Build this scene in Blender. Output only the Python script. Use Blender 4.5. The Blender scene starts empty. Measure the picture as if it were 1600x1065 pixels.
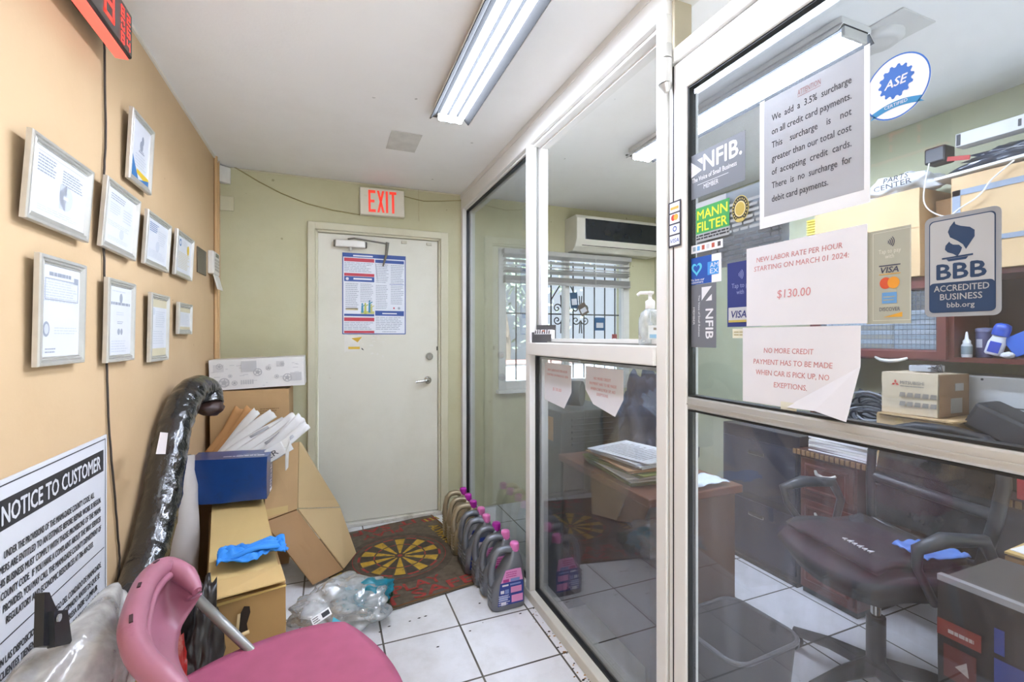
import bpy, bmesh, math, random
from mathutils import Vector, Matrix, noise
random.seed(7)
PI = math.pi
C = bpy.context.scene.collection
S = bpy.context.scene

# ------------------------------------------------------------------ camera, sky, exposure
FPX, TH, HOR, EYE = 715.0, 0.381, 526.0, 1.30      # focal length in pixels, yaw, horizon row, eye height
cam_d = bpy.data.cameras.new('camera'); cam = bpy.data.objects.new('camera', cam_d); C.objects.link(cam)
cam_d.sensor_width = 36.0; cam_d.lens = FPX * 36 / 1600; cam_d.shift_y = (HOR - 532.5) / 1600
cam_d.clip_start = 0.02
cam.location = (0, 0, EYE); cam.rotation_euler = (PI / 2, 0, -TH)
S.camera = cam
w = bpy.data.worlds.new('sky'); S.world = w; w.use_nodes = True
bg = w.node_tree.nodes['Background']; bg.inputs[0].default_value = (0.86, 0.93, 1.0, 1); bg.inputs[1].default_value = .5
S.view_settings.view_transform = 'Standard'; S.view_settings.look = 'None'
S.view_settings.gamma = 1.0; S.view_settings.use_curve_mapping = False
S.view_settings.exposure = 1.12
HALL_TUBE, OFFICE_TUBE = 36.0, 62.0
sun_d = bpy.data.lights.new('sun', 'SUN'); sun = bpy.data.objects.new('sun', sun_d); C.objects.link(sun)
sun_d.energy = 20.0; sun_d.angle = .02; sun_d.color = (.86, .93, 1.0); sun.rotation_euler = (math.radians(42), 0, math.radians(-6))

# ------------------------------------------------------------------ room numbers
XL, XP, XR, YB, ZC, YF = -0.628, 0.92, 2.712, 3.33, 2.365, -2.2
XG = 0.962                                           # plane of the storefront glass
_s, _c = math.sin(TH), math.cos(TH)
def P(u, v, X=None, Y=None, Z=None):                 # the point of the photograph's pixel on a world plane
    r = (u - 800) / FPX
    d = Vector((_s + r * _c, _c - r * _s, (HOR - v) / FPX))
    k = X / d.x if X is not None else (Y / d.y if Y is not None else (Z - EYE) / d.z)
    return d * k + Vector((0, 0, EYE))

# ------------------------------------------------------------------ materials
def lin(c):
    c = c.lstrip('#'); o = []
    for i in (0, 2, 4):
        x = int(c[i:i + 2], 16) / 255
        o.append(x / 12.92 if x <= .04045 else ((x + .055) / 1.055) ** 2.4)
    return (*o, 1)
_mc = {}
def M(col, rough=.6, metal=0., var=.06, scale=9., bump=0., spec=.5, coat=0., emit=0., alpha=1., dirt=None, dscale=3., dthr=.55, trans=0.):
    key = (col, rough, metal, var, scale, bump, spec, coat, emit, alpha, dirt, dscale, dthr, trans)
    if key in _mc: return _mc[key]
    m = bpy.data.materials.new('mat_' + col.lstrip('#')); m.use_nodes = True
    nt = m.node_tree; b = nt.nodes['Principled BSDF']; L = nt.links
    tc = nt.nodes.new('ShaderNodeTexCoord')
    nz = nt.nodes.new('ShaderNodeTexNoise'); nz.inputs['Scale'].default_value = scale; nz.inputs['Detail'].default_value = 4
    L.new(tc.outputs['Object'], nz.inputs['Vector'])
    mx = nt.nodes.new('ShaderNodeMix'); mx.data_type = 'RGBA'; mx.blend_type = 'MULTIPLY'
    mx.inputs[0].default_value = 1.0; mx.inputs[6].default_value = lin(col)
    rp = nt.nodes.new('ShaderNodeMapRange'); rp.inputs[1].default_value = .25; rp.inputs[2].default_value = .75
    rp.inputs[3].default_value = 1 - var; rp.inputs[4].default_value = 1 + var
    L.new(nz.outputs['Fac'], rp.inputs[0]); L.new(rp.outputs[0], mx.inputs[7])
    out = mx.outputs[2]
    if dirt:
        n2 = nt.nodes.new('ShaderNodeTexNoise'); n2.inputs['Scale'].default_value = dscale; n2.inputs['Detail'].default_value = 8; n2.inputs['Roughness'].default_value = .65
        L.new(tc.outputs['Object'], n2.inputs['Vector'])
        r2 = nt.nodes.new('ShaderNodeMapRange'); r2.inputs[1].default_value = dthr; r2.inputs[2].default_value = dthr + .18; r2.inputs[3].default_value = 0; r2.inputs[4].default_value = .8
        L.new(n2.outputs['Fac'], r2.inputs[0])
        m2 = nt.nodes.new('ShaderNodeMix'); m2.data_type = 'RGBA'; m2.inputs[7].default_value = lin(dirt)
        L.new(r2.outputs[0], m2.inputs[0]); L.new(out, m2.inputs[6]); out = m2.outputs[2]
    L.new(out, b.inputs['Base Color'])
    b.inputs['Roughness'].default_value = rough; b.inputs['Metallic'].default_value = metal
    b.inputs['Specular IOR Level'].default_value = spec; b.inputs['Coat Weight'].default_value = coat
    b.inputs['Alpha'].default_value = alpha; b.inputs['Transmission Weight'].default_value = trans
    if emit:
        b.inputs['Emission Color'].default_value = lin(col); b.inputs['Emission Strength'].default_value = emit
    if bump:
        bp = nt.nodes.new('ShaderNodeBump'); bp.inputs['Strength'].default_value = bump; bp.inputs['Distance'].default_value = .01
        L.new(nz.outputs['Fac'], bp.inputs['Height']); L.new(bp.outputs[0], b.inputs['Normal'])
    _mc[key] = m; return m

def glass_mat(name, f0, tint, haze, hz_scale, hz_col='#9aa4b4', streak=False, graz=.9):
    m = bpy.data.materials.new(name); m.use_nodes = True; nt = m.node_tree; L = nt.links; nt.nodes.clear()
    N = nt.nodes.new
    out = N('ShaderNodeOutputMaterial'); tr = N('ShaderNodeBsdfTransparent'); tr.inputs[0].default_value = lin(tint)
    gl = N('ShaderNodeBsdfGlossy'); gl.inputs['Roughness'].default_value = .01
    lw = N('ShaderNodeLayerWeight'); lw.inputs[0].default_value = .5
    pw = N('ShaderNodeMath'); pw.operation = 'POWER'; pw.inputs[1].default_value = 4.0; L.new(lw.outputs['Facing'], pw.inputs[0])
    mr = N('ShaderNodeMapRange'); mr.inputs[3].default_value = f0; mr.inputs[4].default_value = graz; L.new(pw.outputs[0], mr.inputs[0])
    m1 = N('ShaderNodeMixShader'); L.new(mr.outputs[0], m1.inputs[0]); L.new(tr.outputs[0], m1.inputs[1]); L.new(gl.outputs[0], m1.inputs[2])
    df = N('ShaderNodeBsdfDiffuse'); df.inputs[0].default_value = lin(hz_col)
    tc = N('ShaderNodeTexCoord'); mp = N('ShaderNodeMapping'); mp.inputs['Scale'].default_value = (1, 1.6, .35) if streak else (1, 1, 1)
    nz = N('ShaderNodeTexNoise'); nz.inputs['Scale'].default_value = hz_scale; nz.inputs['Detail'].default_value = 7; nz.inputs['Roughness'].default_value = .7
    L.new(tc.outputs['Object'], mp.inputs[0]); L.new(mp.outputs[0], nz.inputs['Vector'])
    r2 = N('ShaderNodeMapRange'); r2.inputs[1].default_value = .42; r2.inputs[2].default_value = .8; r2.inputs[3].default_value = haze * .25; r2.inputs[4].default_value = haze * 2.2
    L.new(nz.outputs['Fac'], r2.inputs[0])
    m2 = N('ShaderNodeMixShader'); L.new(r2.outputs[0], m2.inputs[0]); L.new(m1.outputs[0], m2.inputs[1]); L.new(df.outputs[0], m2.inputs[2])
    L.new(m2.outputs[0], out.inputs[0]); return m

def film_mat(name, tint, opac, gloss=.25, rough=.15):                # thin clear or milky plastic film
    m = bpy.data.materials.new(name); m.use_nodes = True; nt = m.node_tree; L = nt.links; nt.nodes.clear(); N = nt.nodes.new
    out = N('ShaderNodeOutputMaterial'); tr = N('ShaderNodeBsdfTransparent'); tr.inputs[0].default_value = (.97, .97, .97, 1)
    df = N('ShaderNodeBsdfDiffuse'); df.inputs[0].default_value = lin(tint); gl = N('ShaderNodeBsdfGlossy'); gl.inputs['Roughness'].default_value = rough
    tc = N('ShaderNodeTexCoord'); nz = N('ShaderNodeTexNoise'); nz.inputs['Scale'].default_value = 14; nz.inputs['Detail'].default_value = 5
    L.new(tc.outputs['Object'], nz.inputs['Vector'])
    bp = N('ShaderNodeBump'); bp.inputs['Strength'].default_value = .6; bp.inputs['Distance'].default_value = .02
    L.new(nz.outputs['Fac'], bp.inputs['Height']); L.new(bp.outputs[0], gl.inputs['Normal'])
    r2 = N('ShaderNodeMapRange'); r2.inputs[1].default_value = .3; r2.inputs[2].default_value = .7; r2.inputs[3].default_value = opac * .5; r2.inputs[4].default_value = min(1, opac * 1.5)
    L.new(nz.outputs['Fac'], r2.inputs[0])
    a = N('ShaderNodeMixShader'); L.new(r2.outputs[0], a.inputs[0]); L.new(tr.outputs[0], a.inputs[1]); L.new(df.outputs[0], a.inputs[2])
    lw = N('ShaderNodeLayerWeight'); lw.inputs[0].default_value = .35
    mu = N('ShaderNodeMath'); mu.operation = 'MULTIPLY'; mu.inputs[1].default_value = gloss; L.new(lw.outputs['Fresnel'], mu.inputs[0])
    ad = N('ShaderNodeMath'); ad.operation = 'ADD'; ad.inputs[1].default_value = gloss * .2; L.new(mu.outputs[0], ad.inputs[0])
    b = N('ShaderNodeMixShader'); L.new(ad.outputs[0], b.inputs[0]); L.new(a.outputs[0], b.inputs[1]); L.new(gl.outputs[0], b.inputs[2])
    L.new(b.outputs[0], out.inputs[0]); return m

def tile_mat():
    m = bpy.data.materials.new('floor_tile'); m.use_nodes = True; nt = m.node_tree; b = nt.nodes['Principled BSDF']; L = nt.links; N = nt.nodes.new
    tc = N('ShaderNodeTexCoord'); mp = N('ShaderNodeMapping'); mp.inputs['Location'].default_value = (-.1747 + .334 * 12, -2.1046 + .334 * 20, 0)
    L.new(tc.outputs['Object'], mp.inputs[0])
    br = N('ShaderNodeTexBrick'); br.offset = 0; br.squash = 1
    for k, v in (('Scale', 1), ('Brick Width', .334), ('Row Height', .334), ('Mortar Size', .0042), ('Mortar Smooth', .1), ('Bias', 0)): br.inputs[k].default_value = v
    br.inputs['Color1'].default_value = lin('#e9e9ec'); br.inputs['Color2'].default_value = lin('#e4e4e8'); br.inputs['Mortar'].default_value = lin('#4b463f')
    L.new(mp.outputs[0], br.inputs['Vector'])
    nz = N('ShaderNodeTexNoise'); nz.inputs['Scale'].default_value = 4; nz.inputs['Detail'].default_value = 9; nz.inputs['Roughness'].default_value = .7; L.new(tc.outputs['Object'], nz.inputs['Vector'])
    r = N('ShaderNodeMapRange'); r.inputs[1].default_value = .45; r.inputs[2].default_value = .8; r.inputs[3].default_value = 0; r.inputs[4].default_value = .45; L.new(nz.outputs['Fac'], r.inputs[0])
    mx = N('ShaderNodeMix'); mx.data_type = 'RGBA'; mx.inputs[7].default_value = lin('#a29b90'); L.new(r.outputs[0], mx.inputs[0]); L.new(br.outputs['Color'], mx.inputs[6])
    vo = N('ShaderNodeTexVoronoi'); vo.inputs['Scale'].default_value = 11; L.new(tc.outputs['Object'], vo.inputs['Vector'])
    r3 = N('ShaderNodeMapRange'); r3.inputs[1].default_value = .03; r3.inputs[2].default_value = .05; r3.inputs[3].default_value = .5; r3.inputs[4].default_value = 0; L.new(vo.outputs['Distance'], r3.inputs[0])
    m3 = N('ShaderNodeMix'); m3.data_type = 'RGBA'; m3.inputs[7].default_value = lin('#4a443c'); L.new(r3.outputs[0], m3.inputs[0]); L.new(mx.outputs[2], m3.inputs[6])
    L.new(m3.outputs[2], b.inputs['Base Color']); b.inputs['Roughness'].default_value = .28
    bp = N('ShaderNodeBump'); bp.inputs['Strength'].default_value = .4; bp.inputs['Distance'].default_value = .002; bp.invert = True
    L.new(br.outputs['Fac'], bp.inputs['Height']); L.new(bp.outputs[0], b.inputs['Normal']); return m

def wall_mat(name, col, stain, sc=1.3, thr=.62, amt=.5, spots=None):
    m = bpy.data.materials.new(name); m.use_nodes = True; nt = m.node_tree; b = nt.nodes['Principled BSDF']; L = nt.links; N = nt.nodes.new
    tc = N('ShaderNodeTexCoord'); nz = N('ShaderNodeTexNoise'); nz.inputs['Scale'].default_value = sc; nz.inputs['Detail'].default_value = 9; nz.inputs['Roughness'].default_value = .68
    L.new(tc.outputs['Object'], nz.inputs['Vector'])
    r = N('ShaderNodeMapRange'); r.inputs[1].default_value = thr - .2; r.inputs[2].default_value = thr + .15; r.inputs[3].default_value = 0; r.inputs[4].default_value = amt; L.new(nz.outputs['Fac'], r.inputs[0])
    mx = N('ShaderNodeMix'); mx.data_type = 'RGBA'; mx.inputs[6].default_value = lin(col); mx.inputs[7].default_value = lin(stain); L.new(r.outputs[0], mx.inputs[0])
    o = mx.outputs[2]
    if spots:
        vo = N('ShaderNodeTexVoronoi'); vo.inputs['Scale'].default_value = 5.0; L.new(tc.outputs['Object'], vo.inputs['Vector'])
        n2 = N('ShaderNodeTexNoise'); n2.inputs['Scale'].default_value = 60; L.new(tc.outputs['Object'], n2.inputs['Vector'])
        ad = N('ShaderNodeMath'); ad.operation = 'MULTIPLY_ADD'; ad.inputs[1].default_value = .12; L.new(n2.outputs['Fac'], ad.inputs[0]); L.new(vo.outputs['Distance'], ad.inputs[2])
        r3 = N('ShaderNodeMapRange'); r3.inputs[1].default_value = .085; r3.inputs[2].default_value = .1; r3.inputs[3].default_value = .55; r3.inputs[4].default_value = 0; L.new(ad.outputs[0], r3.inputs[0])
        m3 = N('ShaderNodeMix'); m3.data_type = 'RGBA'; m3.inputs[7].default_value = lin(spots); L.new(r3.outputs[0], m3.inputs[0]); L.new(o, m3.inputs[6]); o = m3.outputs[2]
    L.new(o, b.inputs['Base Color']); b.inputs['Roughness'].default_value = .55; b.inputs['Specular IOR Level'].default_value = .35
    n3 = N('ShaderNodeTexNoise'); n3.inputs['Scale'].default_value = 90; L.new(tc.outputs['Object'], n3.inputs['Vector'])
    bp = N('ShaderNodeBump'); bp.inputs['Strength'].default_value = .12; bp.inputs['Distance'].default_value = .003; L.new(n3.outputs['Fac'], bp.inputs['Height']); L.new(bp.outputs[0], b.inputs['Normal'])
    return m

# ------------------------------------------------------------------ mesh builder
I4 = Matrix.Identity(4)
W = {}
_tc = {}
def _text(s, bold, shear, spacing):
    k = (s, bold, shear, spacing)
    if k not in _tc:
        cu = bpy.data.curves.new('t', 'FONT'); cu.body = s; cu.resolution_u = 2; cu.offset = bold; cu.shear = shear; cu.space_character = spacing
        ob = bpy.data.objects.new('t', cu); C.objects.link(ob)
        dg = bpy.context.evaluated_depsgraph_get(); me = bpy.data.meshes.new_from_object(ob.evaluated_get(dg))
        _tc[k] = ([v.co.copy() for v in me.vertices], [tuple(p.vertices) for p in me.polygons])
        bpy.data.objects.remove(ob); bpy.data.curves.remove(cu); bpy.data.meshes.remove(me)
    return _tc[k]

def frame(o, x, y, z=None):                          # matrix from an origin and two directions
    x = Vector(x).normalized(); y = Vector(y); z = x.cross(y).normalized(); y = z.cross(x)
    m = Matrix.Identity(4)
    for i in range(3): m[i][0], m[i][1], m[i][2], m[i][3] = x[i], y[i], z[i], o[i]
    return m
def Tl(y, z, off=0.): return frame((XL + off, y, z), (0, 1, 0), (0, 0, 1))
def Tb(x, z, off=0.): return frame((x, YB - off, z), (1, 0, 0), (0, 0, 1))
def Tg(y, z, off=0.): return frame((XG - .003 - off, y, z), (0, -1, 0), (0, 0, 1))
def TR(loc, rx=0, ry=0, rz=0): return Matrix.Translation(loc) @ Matrix.Rotation(rz, 4, 'Z') @ Matrix.Rotation(ry, 4, 'Y') @ Matrix.Rotation(rx, 4, 'X')

class MB:
    def __init__(s): s.v, s.f, s.m, s.s = [], [], [], []
    def add(s, vs, fs, mat=0, smooth=False, T=None):
        n = len(s.v); s.v += [(T @ Vector(v)) if T else Vector(v) for v in vs]
        for f in fs: s.f.append(tuple(i + n for i in f)); s.m.append(mat); s.s.append(smooth)
        return s
    def bm(s, b, mat, smooth, T):
        b.verts.index_update(); s.add([v.co.copy() for v in b.verts], [[v.index for v in f.verts] for f in b.faces], mat, smooth, T); b.free(); return s
    def box(s, x0, x1, y0, y1, z0, z1, mat=0, bev=0., T=None, seg=2):
        b = bmesh.new(); bmesh.ops.create_cube(b, size=1)
        for v in b.verts: v.co = Vector(((x0 + x1) / 2 + v.co.x * (x1 - x0), (y0 + y1) / 2 + v.co.y * (y1 - y0), (z0 + z1) / 2 + v.co.z * (z1 - z0)))
        if bev: bmesh.ops.bevel(b, geom=b.edges[:], offset=bev, segments=seg, affect='EDGES', profile=.5)
        return s.bm(b, mat, bool(bev) and seg > 2, T)
    def poly(s, pts, mat=0, T=None): return s.add(pts, [range(len(pts))], mat, False, T)
    def rect(s, x0, x1, y0, y1, z=0., mat=0, T=None): return s.poly([(x0, y0, z), (x1, y0, z), (x1, y1, z), (x0, y1, z)], mat, T)
    def prism(s, pts, z0, z1, mat=0, T=None, bev=0.):
        b = bmesh.new(); vs = [b.verts.new((p[0], p[1], z0)) for p in pts]; f = b.faces.new(vs)
        r = bmesh.ops.extrude_face_region(b, geom=[f]); bmesh.ops.translate(b, verts=[g for g in r['geom'] if isinstance(g, bmesh.types.BMVert)], vec=(0, 0, z1 - z0))
        bmesh.ops.recalc_face_normals(b, faces=b.faces[:])
        if bev: bmesh.ops.bevel(b, geom=b.edges[:], offset=bev, segments=2, affect='EDGES', profile=.5)
        return s.bm(b, mat, False, T)
    def panel(s, q, th=.006, mat=0):                 # a board from its outline in space
        q = [Vector(p) for p in q]; n = Vector((0, 0, 0))
        for i in range(len(q)): n += (q[i] - q[0]).cross(q[(i + 1) % len(q)] - q[0])
        n = n.normalized() * th / 2; k = len(q)
        return s.add([p + n for p in q] + [p - n for p in q], [range(k), range(2 * k - 1, k - 1, -1)] + [(i, k + i, k + (i + 1) % k, (i + 1) % k) for i in range(k)], mat)
    def tube(s, path, r, n=10, mat=0, caps=True, T=None, flat=1.0):
        p = [Vector(a) for a in path]; R = r if isinstance(r, (list, tuple)) else [r] * len(p); vs, fs = [], []
        t = (p[1] - p[0]).normalized(); a = t.orthogonal().normalized()
        for i, q in enumerate(p):
            d = (p[min(i + 1, len(p) - 1)] - p[max(i - 1, 0)]).normalized()
            a = (a - d * a.dot(d)).normalized(); b = d.cross(a)
            vs += [q + (a * math.cos(2 * PI * j / n) + b * math.sin(2 * PI * j / n) * flat) * R[i] for j in range(n)]
        for i in range(len(p) - 1):
            fs += [(i * n + j, i * n + (j + 1) % n, (i + 1) * n + (j + 1) % n, (i + 1) * n + j) for j in range(n)]
        s.add(vs, fs, mat, True, T)
        if caps:
            k = len(p) - 1; s.add(vs[:n], [range(n - 1, -1, -1)], mat, False, T); s.add(vs[k * n:], [range(n)], mat, False, T)
        return s
    def lathe(s, prof, n=20, mat=0, T=None, smooth=True):
        vs = [(r * math.cos(2 * PI * j / n), r * math.sin(2 * PI * j / n), z) for r, z in prof for j in range(n)]
        fs = [(i * n + j, i * n + (j + 1) % n, (i + 1) * n + (j + 1) % n, (i + 1) * n + j) for i in range(len(prof) - 1) for j in range(n)]
        k = len(prof) - 1; s.add(vs, fs, mat, smooth, T)
        s.add(vs[:n], [range(n - 1, -1, -1)], mat, False, T); return s.add(vs[k * n:], [range(n)], mat, False, T)
    def cyl(s, a, b, r, n=16, mat=0): return s.tube([a, b], r, n, mat)
    def loft(s, rings, mat=0, smooth=True, T=None):
        n = len(rings[0]); vs = [p for r in rings for p in r]
        fs = [(i * n + j, i * n + (j + 1) % n, (i + 1) * n + (j + 1) % n, (i + 1) * n + j) for i in range(len(rings) - 1) for j in range(n)]
        fs += [range(n - 1, -1, -1), range((len(rings) - 1) * n, len(rings) * n)]; return s.add(vs, fs, mat, smooth, T)
    def shell(s, fn, nu, nv, th=.003, mat=0, T=None, smooth=True):
        g = [[Vector(fn(i / nu, j / nv)) for j in range(nv + 1)] for i in range(nu + 1)]; k = (nu + 1) * (nv + 1); top, bot = [], []
        for i in range(nu + 1):
            for j in range(nv + 1):
                du = g[min(i + 1, nu)][j] - g[max(i - 1, 0)][j]; dv = g[i][min(j + 1, nv)] - g[i][max(j - 1, 0)]
                n = du.cross(dv); n = n.normalized() if n.length > 1e-9 else Vector((0, 0, 1))
                top.append(g[i][j] + n * th / 2); bot.append(g[i][j] - n * th / 2)
        ix = lambda i, j: i * (nv + 1) + j
        fs = [(ix(i, j), ix(i + 1, j), ix(i + 1, j + 1), ix(i, j + 1)) for i in range(nu) for j in range(nv)]
        fs += [tuple(k + a for a in reversed(f)) for f in list(fs)]
        e = [ix(i, 0) for i in range(nu + 1)] + [ix(nu, j) for j in range(1, nv + 1)] + [ix(i, nv) for i in range(nu - 1, -1, -1)] + [ix(0, j) for j in range(nv - 1, 0, -1)]
        fs += [(e[a], k + e[a], k + e[(a + 1) % len(e)], e[(a + 1) % len(e)]) for a in range(len(e))]
        return s.add(top + bot, fs, mat, smooth, T)
    def blob(s, c, r, amp=.25, fr=4., mat=0, sub=4, seed=0., flat=None, T=None, ridge=False):
        b = bmesh.new(); bmesh.ops.create_icosphere(b, subdivisions=sub, radius=1)
        for v in b.verts:
            q = v.co.copy(); nn = noise.noise(q * fr * .5 + Vector((seed, seed * 2, 0))) + .5 * noise.noise(q * fr + Vector((0, seed, seed)))
            if ridge: nn = abs(nn) * 1.6 - .35
            q *= 1 + amp * nn; v.co = Vector((c[0] + q.x * r[0], c[1] + q.y * r[1], c[2] + q.z * r[2]))
            if flat is not None and v.co.z < flat: v.co.z = flat + (v.co.z - flat) * .02
        return s.bm(b, mat, True, T)
    def ring(s, w, h, steps, mat=0, T=None):         # mitred rectangular moulding; steps = (inset, height)
        vs, fs = [], []
        for i, z in steps: vs += [(i, i, z), (w - i, i, z), (w - i, h - i, z), (i, h - i, z)]
        for k in range(len(steps) - 1): fs += [(4 * k + j, 4 * k + (j + 1) % 4, 4 * k + 4 + (j + 1) % 4, 4 * k + 4 + j) for j in range(4)]
        return s.add(vs, fs, mat, False, T)
    def text(s, t, x, y, h, mat=0, T=None, w=None, al='c', bold=0.0, shear=0., z=.0006, spacing=1., rot=0.):
        vs, fs = _text(t, 0., shear, spacing)
        if not vs: return s
        x0 = min(v.x for v in vs); x1 = max(v.x for v in vs); k = h / .73; kx = k if w is None else w / (x1 - x0)
        o = {'c': (x0 + x1) / 2, 'l': x0, 'r': x1}[al]; cr, sr = math.cos(rot), math.sin(rot); q = []
        for v in vs:
            a, b = (v.x - o) * kx, v.y * k; q.append((x + a * cr - b * sr, y + a * sr + b * cr, z))
        s.add(q, fs, mat, False, T)
        if bold:
            e = bold * h * .9; dz = 0.
            for ex, ey in ((e, 0), (-e, 0), (0, e), (0, -e)): dz += .00008; s.add([(p[0] + ex * cr - ey * sr, p[1] + ex * sr + ey * cr, p[2] - dz) for p in q], fs, mat, False, T)
        return s
    def disc(s, x, y, rx, ry, z, mat=0, T=None, n=28, r0=0, a0=0., a1=2 * PI):
        if r0 == 0 and a1 - a0 > 6.28: return s.poly([(x + rx * math.cos(2 * PI * i / n), y + ry * math.sin(2 * PI * i / n), z) for i in range(n)], mat, T)
        vs = []
        for i in range(n + 1):
            a = a0 + (a1 - a0) * i / n
            vs += [(x + rx * r0 * math.cos(a), y + ry * r0 * math.sin(a), z), (x + rx * math.cos(a), y + ry * math.sin(a), z)]
        return s.add(vs, [(2 * i, 2 * i + 1, 2 * i + 3, 2 * i + 2) for i in range(n)], mat, False, T)
    def lines(s, x0, x1, y1, y0, n, mat, T=None, z=.0006, fill=.4, rag=.25, gap=.0):   # rows of unreadably small print
        p = (y1 - y0) / n
        for i in range(n):
            y = y1 - p * (i + .5); x = x0; e = x1 - (x1 - x0) * rag * random.random()
            while x < e - 1e-4:
                L = min((x1 - x0) * random.uniform(.06, .2), e - x); s.rect(x, x + L, y - p * fill / 2, y + p * fill / 2, z, mat, T); x += L + (x1 - x0) * .02
        return s
    def build(s, name, mats, parent=None, label=None, cat=None, group=None, kind=None):
        mats = mats if isinstance(mats, (list, tuple)) else [mats]
        if parent is not None: inv = W[parent].inverted(); vs = [inv @ v for v in s.v]; loc = Vector((0, 0, 0))
        else:
            lo = [min(v[i] for v in s.v) for i in range(3)]; hi = [max(v[i] for v in s.v) for i in range(3)]
            loc = Vector(((lo[0] + hi[0]) / 2, (lo[1] + hi[1]) / 2, lo[2])); vs = [v - loc for v in s.v]
        me = bpy.data.meshes.new(name); me.from_pydata(vs, [], [list(f) for f in s.f])
        for m in mats: me.materials.append(m)
        me.polygons.foreach_set('material_index', s.m); me.polygons.foreach_set('use_smooth', s.s); me.update()
        o = bpy.data.objects.new(name, me); C.objects.link(o); o.location = loc
        if parent is not None: o.parent = parent; W[o] = W[parent].copy()
        else: W[o] = Matrix.Translation(loc)
        return tag(o, label, cat, group, kind)
def tag(o, label=None, cat=None, group=None, kind=None):
    for k, v in (('label', label), ('category', cat), ('group', group), ('kind', kind)):
        if v: o[k] = v
    return o
def thing(name, label, cat, loc=(0, 0, 0), rz=0., group=None, kind=None):
    o = bpy.data.objects.new(name, None); o.empty_display_size = .05; C.objects.link(o)
    o.location = loc; o.rotation_euler = (0, 0, rz); W[o] = TR(Vector(loc), rz=rz)
    return tag(o, label, cat, group, kind)
STRUCT = 'structure'
def bx(*a, **k): return MB().box(*a, **k)

# ------------------------------------------------------------------ common materials
WHITE_ALU = M('#dfddd9', .42, .0, .03, 6, spec=.5, dirt='#a39b8c', dscale=5, dthr=.66)
ALU = M('#b9b6ae', .35, .6, .05)
GASKET = M('#17191b', .5)
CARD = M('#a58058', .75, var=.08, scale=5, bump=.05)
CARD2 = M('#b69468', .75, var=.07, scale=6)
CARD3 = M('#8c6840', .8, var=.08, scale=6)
CARD_LIT = M('#c8ac80', .7, var=.05, scale=4)  # paler cardboard, the light put into the colour
PAPER = M('#e9e8ea', .8, var=.03, scale=7)
PAPER2 = M('#d9d7d3', .8, var=.05, scale=7)
INK = M('#3c3c42', .8); INKL = M('#8f9299', .8); INKR = M('#c2484e', .8)
BLACKP = M('#1b1c1f', .42, var=.15); BLACKM = M('#26282c', .6, var=.15)
CHROME = M('#c8c6c2', .18, 1.0, .03)
MAHOG = M('#5b2a24', .35, var=.25, scale=4, coat=.3); MAHOGD = M('#3d1c19', .4, var=.2, scale=4)
BLUEGLOVE = M('#2f86dc', .5, var=.1, scale=14, spec=.4)

# ================================================================== THE SETTING
def struct(name, mb, m, parent=None, label=None, cat=None):
    return mb.build(name, m, parent, label, cat, None, STRUCT if parent is None else None)
struct('floor', bx(XL - .1, XR + .1, YF - .1, YB + .1, -.1, 0), tile_mat(), None, 'white square floor tiles with dark grout lines', 'floor')
struct('ceiling', bx(XL - .1, XR + .1, YF - .1, YB + .1, ZC, ZC + .1), wall_mat('ceiling_paint', '#eeecea', '#cfcac4', 1.1, .66, .35, '#7b746a'), None, 'off white painted ceiling with faint stains', 'ceiling')
struct('wall_left', bx(XL - .1, XL, YF - .1, YB + .1, 0, ZC), wall_mat('peach_paint', '#d0b28b', '#ad865c', .9, .66, .4, '#8d6a45'), None, 'scuffed peach wall hung with framed certificates', 'wall')
struct('wall_right', bx(XR, XR + .1, YF - .1, YB + .1, 0, ZC), wall_mat('pale_green_paint', '#c3c4a6', '#9c9c78', 1.2, .66, .4), None, 'pale green office wall behind the shelves', 'wall')
GREEN = wall_mat('green_paint', '#c6c2a0', '#a39a70', 1.0, .64, .5, '#837a58')
DX0, DX1, DZ = -.085, .765, 2.02                      # exit door opening
WX0, WX1, WZ0, WZ1 = 1.25, 2.40, .92, 1.96           # office window opening
b = MB()
for x0, x1, z0, z1 in ((XL, DX0, 0, ZC), (DX0, DX1, DZ, ZC), (DX1, WX0, 0, ZC), (WX0, WX1, 0, WZ0), (WX0, WX1, WZ1, ZC), (WX1, XR, 0, ZC)):
    b.box(x0, x1, YB, YB + .14, z0, z1)
struct('wall_back', b, GREEN, None, 'yellow green back wall with the exit door', 'wall')
b = MB()
for x0, x1, z0, z1 in ((XL, -.5, 0, ZC), (-.5, 2.6, 0, .35), (-.5, 2.6, 2.2, ZC), (2.6, XR, 0, ZC)): b.box(x0, x1, YF - .1, YF, z0, z1)  # unseen opening made wide so daylight brightens the room
struct('wall_front', b, GREEN, None, 'front wall behind the viewer with a wide opening added for daylight', 'wall')
# white caulk line where the left wall meets the ceiling
struct('trim_1', MB().box(XL, XL + .008, 1.9, YB, ZC - .012, ZC, 0).box(XL, XP, YB - .006, YB, ZC - .01, ZC - .003, 1), [M('#e3ddd2', .6), M('#cfc7ae', .6)], None, 'thin line of caulk along the top of the walls', 'trim')

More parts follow.
